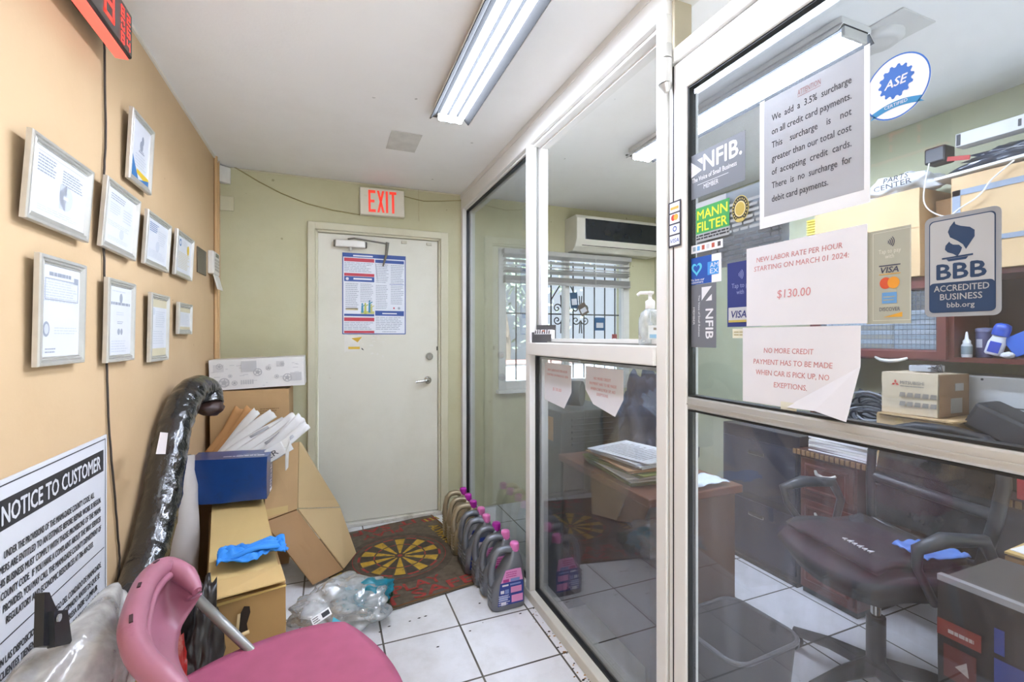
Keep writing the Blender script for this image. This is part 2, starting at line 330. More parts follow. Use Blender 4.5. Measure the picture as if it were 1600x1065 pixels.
# exit door: frame, leaf, hardware
D = thing('door_1', 'cream steel exit door with lever handle in a cream frame', 'door', ((DX0 + DX1) / 2, YB, 0), kind=STRUCT)
CREAM = wall_mat('cream_door_paint', '#e0ddcf', '#b7af93', 1.4, .68, .4, '#9a9072'); CREAMF = wall_mat('cream_frame_paint', '#d2cdb4', '#aea481', 2, .66, .4)
b = MB()
for x0, x1, z0, z1 in ((DX0 - .045, DX0 + .003, 0, DZ + .045), (DX1 - .003, DX1 + .052, 0, DZ + .045), (DX0, DX1, DZ - .003, DZ + .045)): b.box(x0, x1, YB - .03, YB + .1, z0, z1, 0, .004)
for x0, x1, z0, z1 in ((DX0 + .003, DX0 + .018, 0, DZ), (DX1 - .018, DX1 - .003, 0, DZ), (DX0, DX1, DZ - .016, DZ)): b.box(x0, x1, YB - .012, YB + .1, z0, z1, 0, .003)
struct('door_frame', b, CREAMF, D)
leaf = struct('door_leaf', bx(DX0 + .02, DX1 - .02, YB + .002, YB + .045, .03, DZ - .02, 0, .003), CREAM, D)
struct('threshold', bx(DX0 - .04, DX1 + .05, YB - .03, YB + .1, 0, .026, 0, .004), M('#d5d1c6', .5, dirt='#8f8672', dscale=8), D)
b = MB(); yk = YB - .001
b.lathe([(.028, 0), (.028, .008), (.02, .014), (.012, .016), (.012, .045)], 18, 0, frame((.67, yk, .985), (1, 0, 0), (0, 0, 1)))
b.tube([(.67, yk - .045, .985), (.66, yk - .055, .985), (.63, yk - .057, .984), (.575, yk - .052, .978)], [.012, .012, .011, .009], 10)
b.build('lever_handle', CHROME, leaf, 'polished chrome lever')
MB().lathe([(.027, 0), (.027, .012), (.02, .022), (.02, .024)], 20, 0, frame((.682, yk, 1.157), (1, 0, 0), (0, 0, 1))).box(.679, .685, yk - .034, yk - .02, 1.147, 1.167, 0).build('deadbolt', CHROME, leaf, 'round chrome deadbolt')
b = bx(.04, .235, yk - .05, yk, 1.908, 1.956, 0, .006); b.box(.03, .048, yk - .046, yk, 1.912, 1.95, 1, .003).box(.228, .245, yk - .046, yk, 1.912, 1.95, 1, .003)
b.tube([(.137, yk - .03, 1.908), (.137, yk - .03, 1.885)], .011, 10, 0)
cl = b.build('door_closer', [M('#cfccc4', .4, .3), M('#5a5850', .5)], leaf, 'silver door closer with a broken arm')
MB().tube([(.12, yk - .04, 1.962), (.16, yk - .05, 1.968), (.38, yk - .055, 1.945)], .006, 8).tube([(.38, yk - .055, 1.955), (.372, yk - .05, 1.87), (.35, yk - .045, 1.79)], [.012, .009, .005], 8).build('closer_arm', M('#7d7a6f', .45, .5), cl)
b = MB()
for x in (.5, .68): b.box(x - .02, x + .02, yk - .012, yk, 1.965, 1.985, 0, .003)
b.build('door_catch', M('#c8c2ad', .5), leaf)
MB().box(.735, .742, yk - .01, yk, 1.2, 1.23, 0, .002).build('door_pin', M('#4c463a', .5), leaf)
b = MB()                                             # torn sticker left under the poster
R_ = random.Random(3)
for k in range(26):
    x, z = .095 + R_.random() * .3, 1.315 - R_.random() ** 1.5 * .16; a, h = R_.uniform(.006, .03), R_.uniform(.004, .014)
    b.poly([(x, z, .0004), (x + a, z + R_.uniform(-.004, .004), .0004), (x + a * .8, z + h, .0004), (x + R_.uniform(-.005, .005), z + h * .8, .0004)], 0, Tb(0, 0, .0))
b.poly([(.1, 1.2, .0003), (.19, 1.205, .0003), (.2, 1.3, .0003), (.1, 1.312, .0003)], 0, Tb(0, 0))
b.poly([(.145, 1.29, .0008), (.215, 1.3, .0008), (.185, 1.262, .0008)], 1, Tb(0, 0)).rect(.125, .2, 1.215, 1.232, .0008, 1, Tb(0, 0)).poly([(.21, 1.225, .0008), (.222, 1.215, .0008), (.226, 1.205, .0008), (.212, 1.214, .0008)], 2, Tb(0, 0))
b.build('sticker_residue', [M('#e4e1d8', .7), M('#dcb43c', .6), M('#2b2b2b', .6)], leaf, 'torn white and yellow sticker remains')

# ------------------------------------------------------------------ the aluminium storefront between hall and office
X0, X1 = XP, XP + .095
YA0, YB0, YB1, YC0, YC1 = 3.283, 2.062, 2.112, 1.079, 1.124     # posts
ZH = 2.25
SF = thing('window_1', 'white aluminium storefront partition with two fixed panes and an open service window', 'partition', (XP + .05, 2.1, 0), kind=STRUCT)
b = bx(X0, X1, YC0, YB - .001, ZH, ZC - .001, 0, .003); b.box(X0 + .02, X1 - .02, YC1, YA0, ZH - .012, ZH, 0, .002); b.box(X0 - .004, X0, YC0, YB, ZC - .03, ZC - .001, 0)
b.box(X0, X1, -.2, YC0, ZH + .04, ZC - .001, 0, .003); struct('header', b, WHITE_ALU, SF)
struct('sill', bx(X0 - .005, X1 + .005, YC1, YA0, 0, .045, 0, .004), M('#d5d1c5', .45, var=.05, dirt='#7e7363', dscale=9, dthr=.58), SF)
for y0, y1 in ((YA0, YB - .001), (YB0, YB1), (YC0, YC1)):
    b = MB(); b.box(X0, X1, y0, y1, 0 if y0 < 1.5 else .045, ZH, 0, .003)
    struct('post', b, WHITE_ALU, SF)
b = bx(X0 - .012, X1 + .03, YC1, YB0, 1.212, 1.272, 0, .004); struct('rail', b, WHITE_ALU, SF)
gls = glass_mat('storefront_glass', .09, '#eceff0', .04, 2.2)
glsL = glass_mat('low_pane_glass', .12, '#f0f3f5', .07, 2.6, streak=True)
for y0, y1, z0, z1, gm in ((YB1, YA0, .045, ZH - .012, gls), (YC1, YB0, .045, 1.212, glsL)):
    p = struct('pane', bx(XG - .003, XG + .003, y0 + .004, y1 - .004, z0 + .004, z1 - .004), gm, SF)
    T = frame((XG, y1, z0), (0, -1, 0), (0, 0, 1))
    g = MB().ring(y1 - y0, z1 - z0, [(.0, .012), (.008, .012), (.008, -.012), (.0, -.012)], 0, T); struct('gasket', g, GASKET, p)
    g = MB().ring(y1 - y0, z1 - z0, [(.0, -.048), (.022, -.048), (.022, -.014), (0, -.014)], 0, T); struct('glazing_bead', g, WHITE_ALU, SF)
# inner lining of the open service window
g = MB().ring(YB0 - YC1, ZH - 1.272, [(.0, .006), (.006, .006), (.006, -.004), (.0, -.004)], 0, frame((XG, YB0, 1.272), (0, -1, 0), (0, 0, 1))); struct('track', g, M('#77756f', .5), SF)
g = MB().ring(YB0 - YC1, ZH - 1.272, [(.0, -.048), (.02, -.048), (.02, -.012), (.0, -.012)], 0, frame((XG, YB0, 1.272), (0, -1, 0), (0, 0, 1))); struct('lining', g, WHITE_ALU, SF)
# transom bar over the storefront door
struct('transom_bar', bx(X0, X1, -.2, YC0, 2.088, 2.128, 0, .003), WHITE_ALU, SF)
struct('transom_jamb', bx(X0 + .02, X1 - .01, YC0 - .012, YC0, 2.128, ZH + .04, 0, .002), M('#a9a089', .6), SF)
struct('post', bx(X0, X1, -.2, -.155, 0, 2.29, 0, .003), WHITE_ALU, SF)
# storefront door
DY1, DY0 = YC0 - .006, -.15
SD = thing('door_2', 'white aluminium glass office door covered in stickers and paper notices', 'door', (XG, .5, 0), kind=STRUCT)
dx0, dx1 = X0 + .006, X0 + .052
b = bx(dx0, dx1, DY1 - .067, DY1, .01, 2.082, 0, .003); b.box(dx0 - .002, dx0, DY1 - .02, DY1 - .017, .02, 2.08, 1); struct('stile', b, [WHITE_ALU, GASKET], SD)
struct('stile', bx(dx0, dx1, DY0, DY0 + .072, .01, 2.082, 0, .003), WHITE_ALU, SD)
struct('top_rail', bx(dx0, dx1, DY0 + .072, DY1 - .067, 1.998, 2.082, 0, .003), WHITE_ALU, SD)
struct('bottom_rail', bx(dx0, dx1, DY0 + .072, DY1 - .067, .01, .1, 0, .003), WHITE_ALU, SD)
struct('mid_rail', bx(dx0 + .004, dx1 - .004, DY0 + .072, DY1 - .067, 1.098, 1.134, 0, .006).box(dx0 + .002, dx0 + .004, DY0 + .072, DY1 - .067, 1.112, 1.115, 0), M('#b9b9b6', .35, .35, .04, 6), SD)
XD = (dx0 + dx1) / 2 - .004
gU = glass_mat('door_glass_upper', .03, '#eaeef2', .035, 3.2, '#b9c3d2'); gL = glass_mat('door_glass_lower', .04, '#f6f8fb', .10, 2.4, '#b3b7c1', True, .8)  # lower pane haze is dirt, strengthened to lighten the dark behind
for z0, z1, gm in ((1.134, 1.998, gU), (.1, 1.098, gL)):
    p = struct('pane', bx(XD - .003, XD + .003, DY0 + .076, DY1 - .076, z0 + .003, z1 - .003), gm, SD)
    T = frame((XD, DY1 - .067, z0), (0, -1, 0), (0, 0, 1)); hgt = z1 - z0; wid = DY1 - DY0 - .139
    struct('gasket', MB().ring(wid, hgt, [(.0, .012), (.005, .012), (.005, -.012), (.0, -.012)], 0, T), GASKET, p)
b = MB().tube([(X0 - .016, 1.064, 2.03), (X0 - .016, 1.064, 2.098)], .0195, 14).tube([(X0 - .016, 1.064, 2.101), (X0 - .016, 1.064, 2.14)], .0195, 14).tube([(X0 - .016, 1.064, 2.03), (X0 - .010, 1.064, 2.008)], [.0195, .008], 14)
struct('pivot_hinge', b, M('#cac8c2', .35, .5), SD)

# office window in the back wall
OW = thing('window_2', 'barred office window with a raised white blind', 'window', ((WX0 + WX1) / 2, YB, WZ0), kind=STRUCT)
b = MB(); WF = M('#d9d8d2', .5)
for x0, x1, z0, z1 in ((WX0 - .03, WX0 + .03, WZ0 - .03, WZ1 + .03), (WX1 - .03, WX1 + .03, WZ0 - .03, WZ1 + .03), (WX0 + .03, WX1 - .03, WZ0 - .03, WZ0 + .03), (WX0 + .03, WX1 - .03, WZ1 - .03, WZ1 + .03), (1.80, 1.84, WZ0, WZ1)): b.box(x0, x1, YB - .012, YB + .06, z0, z1, 0, .003)
struct('window_frame', b, WF, OW)
struct('sill', bx(WX0 - .05, WX1 + .05, YB - .06, YB, WZ0 - .055, WZ0 - .03, 0, .004), WF, OW)
wg = glass_mat('window_glass', .05, '#eef2f6', .03, 2.0, '#c8d2de')
for x0, x1 in ((WX0 + .03, 1.80), (1.84, WX1 - .03)): struct('pane', bx(x0, x1, YB + .02, YB + .026, WZ0 + .03, WZ1 - .03), wg, OW)

# ================================================================== LAMPS
def tube_light(x, y0, y1, label, power, group):
    t = thing('ceiling_light', label, 'ceiling light', (x, (y0 + y1) / 2, ZC - .07), group=group)
    MB().box(x - .085, x + .071, y0, y1, ZC - .023, ZC - .001, 0, .003).box(x - .07, x + .056, y0 + .002, y1 - .002, ZC - .028, ZC - .023, 1).build('light_housing', [M('#d2d0cd', .5), M('#1c1c1c', .9, spec=.02)], t)  # base plate coloured black so gaps between the tubes read as shade
    for sx in (-1, 1): e0, e1 = x - .007 + sx * .066, x - .007 + sx * .092; w_ = sx * .0035; MB().panel([(e0 + w_, y0, ZC - .024), (e1 + w_, y0, ZC - .055), (e1 + w_, y1, ZC - .055), (e0 + w_, y1, ZC - .024)], .003, 0).panel([(e0, y0, ZC - .028), (e1, y0, ZC - .055), (e1, y1, ZC - .055), (e0, y1, ZC - .028)], .003, 1).build('side_wing', [M('#cfcdca', .5), M('#2a2a2a', .9, spec=.02)], t)  # inner sheet coloured near black so it stays shaded beside the tubes
    for y in (y0 + .008, y1 - .008): bx(x - .066, x + .052, y - .007, y + .007, ZC - .062, ZC - .028, 0, .003).build('lampholder', M('#c4c2bd', .5), t)
    for dx in (-.05, -.007, .036):
        MB().tube([(x + dx, y0 + .012, ZC - .050), (x + dx, y1 - .012, ZC - .050)], .0125, 10, 0).build('fluorescent_tube', M('#e2ecff', .5, emit=power, var=0.), t)
    MB().tube([(x - .06, y1, ZC - .03), (x - .085, y1 + .015, ZC - .03), (x - .08, y1 + .03, ZC - .025), (x - .05, y1 + .02, ZC - .03)], .004, 6).build('lamp_wire', M('#55524c', .6), t)
    return t
tube_light(.535, .89, 2.11, 'three tube fluorescent ceiling light over the hall near the exit door', HALL_TUBE, 'fluorescent ceiling lights')
tube_light(1.66, 1.0, 2.16, 'three tube fluorescent ceiling light inside the glass walled office', OFFICE_TUBE, 'fluorescent ceiling lights')
tube_light(.30, -1.7, -.5, 'unseen three tube light added behind the viewer to brighten the hall', HALL_TUBE * .3, 'fluorescent ceiling lights')  # unseen lamp added behind the viewer to brighten the hall
b = MB(); b.lathe([(.07, 0), (.07, -.02), (.05, -.035), (.045, -.032), (.03, -.04), (0.001, -.042)], 26, 0, TR((1.81, 1.02, ZC)))
b.box(1.72, 1.9, .9, 1.12, ZC - .006, ZC, 0, .003); b.build('smoke_detector', M('#cfccc8', .5), None, 'round white smoke detector on the office ceiling by the door', 'smoke detector')

bx(.30, .46, 2.42, 2.66, ZC - .004, ZC - .0005, 0, .001).build('ceiling_patch', M('#cfccc6', .8, var=.12, scale=14), None, 'square grey patch on the ceiling in front of the exit sign', 'ceiling patch')

# ================================================================== LEFT WALL
def px_box(pts, X):                                   # y and z range of pixels on a wall plane
    q = [P(u, v, X=X) for u, v in pts]; return q
SILV = M('#cac8c2', .3, .55, .06, 30); SILVD = M('#8d8a80', .4, .7, .08)
def cert(label, y0, y1, z0, z1, tilt, kind, rz=0.):
    t = thing('certificate_frame', label, 'framed certificate', (XL + .012, (y0 + y1) / 2, z0), group='framed certificates on the peach wall')
    w, h = y1 - y0, z1 - z0
    tilt *= .62; T = Tl(y0, z0, .0125) @ Matrix.Rotation(rz, 4, 'Z') @ Matrix.Rotation(tilt, 4, 'X'); fw = .022 if w > .19 else .018
    MB().ring(w, h, [(0, 0), (0, .010), (.002, .013), (fw * .36, .013), (fw * .42, .009), (fw * .68, .012), (fw * .76, .007), (fw * .95, .009), (fw, .006)], 0, T).build('frame', SILV, t)
    MB().box(.004, w - .004, .004, h - .004, .001, .005, 0, 0, T).build('backing', M('#4a4238', .8), t)
    T2 = T @ Matrix.Translation((fw, fw, .0065)); W_, H_ = w - 2 * fw, h - 2 * fw; b = MB()
    b.box(0, W_, 0, H_, -.001, 0, 0, 0, T2); z = .0006; tx = lambda s, x, y, hh, m=1, **k: b.text(s, x * W_, y * H_, hh, m, T2, **k)
    if kind == 'form':
        b.rect(.05 * W_, .95 * W_, .93 * H_, .935 * H_, z, 1, T2); b.lines(.06 * W_, .4 * W_, .9 * H_, .62 * H_, 6, 1, T2); b.lines(.5 * W_, .93 * W_, .86 * H_, .6 * H_, 6, 1, T2)
        b.disc(.6 * W_, .42 * H_, .03, .03, z, 2, T2); b.rect(.6 * W_ - .03, .6 * W_, .42 * H_ - .03, .42 * H_ + .03, z, 2, T2); b.rect(.6 * W_ - .014, .6 * W_ + .008, .42 * H_ - .004, .42 * H_ + .004, .001, 0, T2); b.lines(.1 * W_, .9 * W_, .16 * H_, .06 * H_, 3, 2, T2)
    elif kind == 'cert':
        b.lines(.1 * W_, .6 * W_, .93 * H_, .8 * H_, 3, 1, T2); b.lines(.1 * W_, .45 * W_, .76 * H_, .55 * H_, 5, 2, T2); b.lines(.55 * W_, .9 * W_, .76 * H_, .5 * H_, 5, 2, T2); b.lines(.06 * W_, .9 * W_, .42 * H_, .32 * H_, 3, 2, T2)
        b.disc(.55 * W_, .25 * H_, .016, .016, z, 2, T2); b.lines(.1 * W_, .85 * W_, .14 * H_, .06 * H_, 3, 2, T2)
    elif kind == 'stamp':
        b.lines(.08 * W_, .5 * W_, .93 * H_, .7 * H_, 5, 3, T2); b.lines(.5 * W_, .92 * W_, .82 * H_, .45 * H_, 7, 2, T2); b.disc(.5 * W_, .4 * H_, .02, .02, z, 2, T2); b.lines(.1 * W_, .9 * W_, .28 * H_, .08 * H_, 6, 2, T2)
    elif kind == 'seal':
        b.disc(.2 * W_, .83 * H_, .016, .016, z, 3, T2); b.disc(.2 * W_, .83 * H_, .009, .009, .001, 0, T2); b.disc(.75 * W_, .72 * H_, .017, .022, z, 4, T2); b.lines(.4 * W_, .7 * W_, .93 * H_, .78 * H_, 4, 2, T2); b.lines(.1 * W_, .9 * W_, .58 * H_, .1 * H_, 10, 5, T2)
    elif kind == 'award':
        b.poly([(0, 0, z), (.42 * W_, 0, z), (0, .42 * H_, z)], 3, T2); b.poly([(.3 * W_, .1 * H_, z), (W_, 0, z), (W_, .14 * H_, z), (.3 * W_, .17 * H_, z)], 4, T2); b.poly([(.42 * W_, 0, .0008), (W_, 0, .0008), (W_, .1 * H_, .0008)], 3, T2)
        b.disc(.5 * W_, .62 * H_, .014, .018, z, 1, T2); b.disc(.56 * W_, .73 * H_, .010, .016, z, 1, T2); b.rect(.4 * W_, .64 * W_, .525 * H_, .54 * H_, z, 1, T2); b.rect(.36 * W_, .68 * W_, .49 * H_, .515 * H_, z, 1, T2); b.lines(.2 * W_, .85 * W_, .45 * H_, .2 * H_, 5, 2, T2)
    elif kind == 'table':
        b.text('NOTICE TO RENEW', .48 * W_, .9 * H_, .009, 1, T2, w=.6 * W_) if False else b.lines(.15 * W_, .75 * W_, .94 * H_, .88 * H_, 1, 1, T2, fill=.7)
        b.lines(.03 * W_, .97 * W_, .86 * H_, .6 * H_, 9, 2, T2); b.ring(.9 * W_, .24 * H_, [(0, z), (.002, z)], 1, T2 @ Matrix.Translation((.05 * W_, .62 * H_, 0))); b.rect(.82 * W_, .95 * W_, .84 * H_, .91 * H_, z, 1, T2)
        b.disc(.1 * W_, .3 * H_, .014, .018, z, 1, T2); b.disc(.1 * W_, .3 * H_, .009, .012, .001, 2, T2); b.lines(.3 * W_, .95 * W_, .33 * H_, .24 * H_, 3, 2, T2); b.lines(.08 * W_, .4 * W_, .1 * H_, .03 * H_, 2, 1, T2)
    elif kind == 'crest':
        b.lines(.1 * W_, .8 * W_, .96 * H_, .91 * H_, 1, 2, T2); b.disc(.5 * W_, .84 * H_, .011, .015, z, 1, T2); b.lines(.06 * W_, .94 * W_, .78 * H_, .73 * H_, 1, 1, T2, fill=.8, rag=.05); b.lines(.3 * W_, .7 * W_, .64 * H_, .58 * H_, 2, 2, T2); b.lines(.35 * W_, .65 * W_, .5 * H_, .45 * H_, 2, 1, T2)
        b.disc(.42 * W_, .34 * H_, .01, .01, z, 1, T2); b.disc(.55 * W_, .34 * H_, .008, .01, z, 1, T2); b.lines(.1 * W_, .9 * W_, .22 * H_, .03 * H_, 5, 2, T2)
    elif kind == 'letter':
        b.rect(0, W_, .86 * H_, H_, z, 5, T2); b.rect(0, W_, 0, .13 * H_, z, 5, T2); b.disc(.12 * W_, .78 * H_, .012, .014, z, 2, T2); b.lines(.25 * W_, .9 * W_, .8 * H_, .5 * H_, 8, 2, T2); b.lines(.1 * W_, .9 * W_, .45 * H_, .2 * H_, 6, 2, T2)
    else:
        b.rect(.0, W_, .8 * H_, H_, z, 5, T2); b.rect(0, W_, 0, .12 * H_, z, 5, T2); b.lines(.12 * W_, .88 * W_, .74 * H_, .2 * H_, 8, 2, T2)
    b.build('document', [M('#d9dbe1', .35, var=.02, coat=.3), M('#979ca6', .6), M('#c3c7cf', .6), M('#2f6ca3', .5), M('#d9b52e', .5), M('#c9bfa0', .6)], t)
cert('large silver framed licence with a printed D emblem, upper left of the peach wall', 1.30, 1.577, 1.557, 1.752, .10, 'form', -.01)
cert('silver framed certificate second from the left in the upper row', 1.655, 1.905, 1.562, 1.768, .10, 'cert', -.03)
cert('silver framed certificate with red print, third from the left in the upper row', 1.985, 2.245, 1.561, 1.755, .09, 'stamp', -.01)
cert('small silver framed certificate with a gold seal, nearest the corner in the upper row', 2.33, 2.59, 1.566, 1.762, .08, 'seal', -.01)
cert('silver framed award with blue and yellow corners, hung highest on the wall', 1.85, 2.05, 1.82, 2.055, .07, 'award', -.01)
cert('tall silver framed table of terms, lower left beside the big notice', 1.345, 1.555, 1.232, 1.49, .03, 'table')
cert('tall silver framed document with a small crest, second in the lower row', 1.688, 1.892, 1.223, 1.476, .03, 'crest')
cert('narrow silver framed letter on tan mount, third in the lower row', 2.04, 2.245, 1.207, 1.464, .03, 'letter')
cert('smallest silver framed slip, nearest the corner in the lower row', 2.38, 2.59, 1.312, 1.452, .03, 'slip')

# hung LED clock
XK = -.55
t = thing('wall_clock', 'black LED wall clock with glowing red digits high on the peach wall', 'clock', (XK, 1.43, 2.13))
y0, y1, z0, z1 = 1.12, 1.71, 2.13, 2.268
b = MB(); b.box(XK - .045, XK, y0, y1, z0 + .004, z1, 0, .006); b.build('clock_case', M('#241f20', .3, coat=.5), t)
bx(XK - .04, XK - .008, y0 + .004, y1 - .006, z0, z0 + .0045, 0, .001).build('glow_strip', M('#ff6455', .4, emit=.5, var=0.), t, 'red glowing lower edge')
for y in (1.3, 1.55): bx(XL, XK - .045, y, y + .04, 2.18, 2.22).build('bracket', BLACKP, t)
T = frame((XK, y0, z0), (0, 1, 0), (0, 0, 1)); RED = M('#ff3a2e', .4, emit=.75, var=0.)
SEG = {'1': 'bc', '7': 'abc', '8': 'abcdefg', '0': 'abcdef', '2': 'abged', '6': 'afgedc', '4': 'fgbc', '5': 'afgcd', '3': 'abgcd'}
def digit(b, ch, x, y, w, h, th, T, m=0):
    for s in SEG[ch]:
        r = {'a': (x, x + w, y + h - th, y + h), 'd': (x, x + w, y, y + th), 'g': (x, x + w, y + h / 2 - th / 2, y + h / 2 + th / 2), 'b': (x + w - th, x + w, y + h / 2 + th * .6, y + h - th * .3), 'c': (x + w - th, x + w, y + th * .3, y + h / 2 - th * .6), 'f': (x, x + th, y + h / 2 + th * .6, y + h - th * .3), 'e': (x, x + th, y + th * .3, y + h / 2 - th * .6)}[s]
        b.rect(*r, .001, m, T)
for ch, x in (('1', .06), ('7', .17), ('1', .315), ('8', .42)):
    b = MB(); digit(b, ch, x - .02, .028, .062, .09, .012, T); b.build('led_digit', RED, t, 'red lit digit')
b = MB()
for ch, x, y in (('8', .505, .09), ('2', .545, .09), ('0', .505, .052), ('6', .545, .052), ('8', .505, .014), ('4', .545, .014)): digit(b, ch, x, y, .024, .03, .0045, T)
b.build('date_digits', RED, t, 'small red lit digits')
pts = [P(u, v, X=XL + .006) for u, v in ((162, 55), (164, 100), (165, 220), (163, 262), (161, 300), (162, 385), (164, 470), (162, 530), (167, 565), (168, 620), (171, 680), (178, 760), (184, 830), (187, 872), (184, 915), (172, 960))]
sm = []
for i in range(len(pts) - 1):
    for k in range(4):
        q = pts[i].lerp(pts[i + 1], k / 4); q.y += .004 * noise.noise(Vector((i * 1.3, k * .7, 0))); sm.append(q)
sm[0].x = XL + .03; MB().tube(sm + [pts[-1]], .003, 6).build('power_cable', M('#38302a', .6), None, 'thin dark cable running down the peach wall from the clock', 'cable')

# black printed notice to customer
t_y0, t_y1, t_z1, t_z0 = 1.19, 1.738, 1.006, .33
T = Tl(t_y0, t_z0, .002); w_, h_ = t_y1 - t_y0, t_z1 - t_z0; b = MB(); b.box(0, w_, 0, h_, 0, .004, 0, 0, T); Z = .0046
def zrow(z): return z - t_z0
b.ring(w_ - .02, h_ - .02, [(0, Z), (.003, Z)], 1, T @ Matrix.Translation((.01, .01, 0)))
b.box(.025, w_ - .024, zrow(.902), zrow(.965), .004, Z, 1, 0, T)
b.text('NOTICE TO CUSTOMER', 1.257 - t_y0, zrow(.913), .041, 0, T, w=.436, al='l', bold=.03, z=Z + .001)
EN = ['UNDER THE PROVISIONS OF THE MIAMI-DADE COUNTY CODE, ALL', 'CUSTOMERS ARE ENTITLED TO AN ESTIMATE BEFORE REPAIR WORK IS BEGUN.', 'THIS BUSINESS MUST COMPLY WITH THOSE PROVISIONS OF THE MIAMI-', 'COUNTY CODE.  IF YOU HAVE A COMPLAINT ABOUT THE WAY SERVICES', 'PROVIDED, YOU MAY CALL THE MIAMI-DADE COUNTY DEPARTMENT OF', 'REGULATORY AND ECONOMIC RESOURCES AT 786-469-2333.']
ES = ['SEGUN LAS DISPOSICIONES DEL CODIGO DEL CONDADO DE MIAMI-DADE,', 'LOS CLIENTES TIENEN DERECHO A UN ESTIMADO ANTES DE QUE SE', 'COMIENCE LA REPARACION. ESTA EMPRESA DEBE CUMPLIR', 'CON LAS DISPOSICIONES DEL CODIGO DE MIAMI-DADE. SI', 'TIENE UNA QUEJA SOBRE COMO SE PRESTARON SERVICIOS,', 'LLAME AL CONDADO DE MIAMI-DADE AL 786-469-2333.']
for i, s in enumerate(EN): b.text(s, (1.265, 1.205, 1.24, 1.255, 1.262, 1.272)[i] - t_y0, zrow(.842 - .0275 * i), .0165, 1, T, w=(1.655, 1.697, 1.697, 1.695, 1.697, 1.65)[i] - (1.265, 1.205, 1.24, 1.255, 1.262, 1.272)[i], al='l', bold=.03, z=Z + .0006)
b.rect(.02, w_ - .02, zrow(.672), zrow(.675), Z, 1, T)
for i, s in enumerate(ES): b.text(s, .03, zrow(.625 - .0275 * i), .0165, 1, T, w=(w_ - .07) * (1, .98, .95, .97, 1, .86)[i], al='l', bold=.03, z=Z + .0006)
b.build('wall_sign', [M('#d6d6da', .4, var=.02), M('#2e2d2f', .5)], None, 'large white sign headed NOTICE TO CUSTOMER low on the peach wall', 'sign')

# plates, keypad and conduits in the corner
bx(XL, XL + .006, 2.775, 2.95, 1.632, 1.765, 0, .002).build('wall_plate', M('#5e564b', .35, .7, .2, 12), None, 'dark metal plate on the peach wall beside the keypad', 'wall plate')
t = thing('alarm_keypad', 'white alarm keypad in the corner with its cover hanging open', 'keypad', (XL + .015, 3.08, 1.58))
bx(XL, XL + .03, 3.0, 3.15, 1.655, 1.785, 0, .006).build('keypad_body', M('#ddd8cf', .5), t)
b = MB(); T = Tl(3.0, 1.655, .0305)
for i in range(3):
    for j in range(4): b.box(.03 + i * .035, .055 + i * .035, .02 + j * .018, .032 + j * .018, 0, .003, 0, 0, T)
b.build('key', M('#b9b3a8', .6), t); bx(XL + .0301, XL + .032, 3.05, 3.12, 1.755, 1.775).build('keypad_display', M('#76775f', .4), t)
b = MB(); b.box(0, .13, -.085, 0, 0, .006, 0, .002, Tl(3.02, 1.652, .022) @ Matrix.Rotation(-.25, 4, 'X')); b.build('keypad_cover', M('#e2ded6', .5), t)
for y, r, l in ((3.16, .009, 'thicker painted conduit running up the corner behind the keypad'), (3.24, .006, 'thin painted conduit nearest the room corner')):
    MB().tube([(XL + r, y, .9), (XL + r, y, ZC)], r, 8).build('conduit', M('#cfa878', .6), None, l, 'conduit', 'conduits in the corner')
t = thing('motion_sensor', 'white motion sensor in the top corner above the exit wall', 'sensor', (XL + .03, YB - .03, 2.27))
b = MB(); b.prism([(0, 0), (.055, 0), (.055, -.02), (.02, -.05), (0, -.05)], 0, .1, 0, TR((XL + .002, YB - .002, 2.255)), .004); b.build('sensor_body', M('#e0ddd6', .5), t)
MB().box(-.016, .016, 0, .001, .02, .05, 0, 0, TR((XL + .0375, YB - .0365, 2.262), rz=.7)).build('sensor_window', M('#c9c6be', .3), t)
q = [P(u, v, Y=YB - .008) for u, v in ((352, 253), (375, 266), (405, 284), (440, 302), (480, 318), (520, 328), (566, 336))]
MB().tube(q, .0035, 6).build('sensor_wire', M('#9f9468', .7), None, 'sagging wire from the corner sensor to the exit sign', 'wire')
q = [P(u, v, Y=YB - .006) for u, v in ((630, 306), (645, 310), (662, 314), (690, 314), (722, 313))]
MB().tube(q, .003, 6).build('sign_wire', M('#9f9468', .7), None, 'painted wire from the exit sign to the partition', 'wire')
q = [P(u, v, Y=YB - .005) for u, v in ((640, 291), (654, 294), (655, 345))]
MB().tube(q, .002, 6).build('ceiling_wire', M('#b8ae88', .7), None, 'thin wire dropping from the ceiling beside the exit sign', 'wire')
bx(XL + .001, XL + .075, YB - .014, YB - .002, 2.09, 2.18, 0, .003).build('junction_box', M('#cfc9ac', .6), None, 'painted junction plate below the corner sensor', 'junction box')

# exit sign
t = thing('exit_sign', 'white box sign with red EXIT letters above the door', 'exit sign', (.348, YB - .03, 2.13))
T = Tb(.2, 2.137, .0) @ Matrix.Rotation(.02, 4, 'Z'); MB().box(0, .298, 0, .186, .001, .05, 0, .005, T).build('sign_housing', M('#e2dccb', .5, dirt='#a49a7a', dscale=9, dthr=.6), t)
b = MB(); F = T @ Matrix.Translation((0, 0, .0505))
def strokes(b, rects, x, y, w, h):
    for r in rects: b.poly([(x + p[0] * w, y + p[1] * h, 0) for p in r], 0, F)
bar = lambda x0, x1, y0, y1: ((x0, y0), (x1, y0), (x1, y1), (x0, y1))
LW, LH, ly = .047, .15, .02
strokes(b, [bar(0, .3, 0, 1), bar(.3, 1, .87, 1), bar(.3, .85, .44, .57), bar(.3, 1, 0, .13)], .055, ly, LW, LH)
strokes(b, [((0, 0), (.3, 0), (1, 1), (.7, 1)), ((.7, 0), (1, 0), (.3, 1), (0, 1))], .112, ly, LW * 1.05, LH)
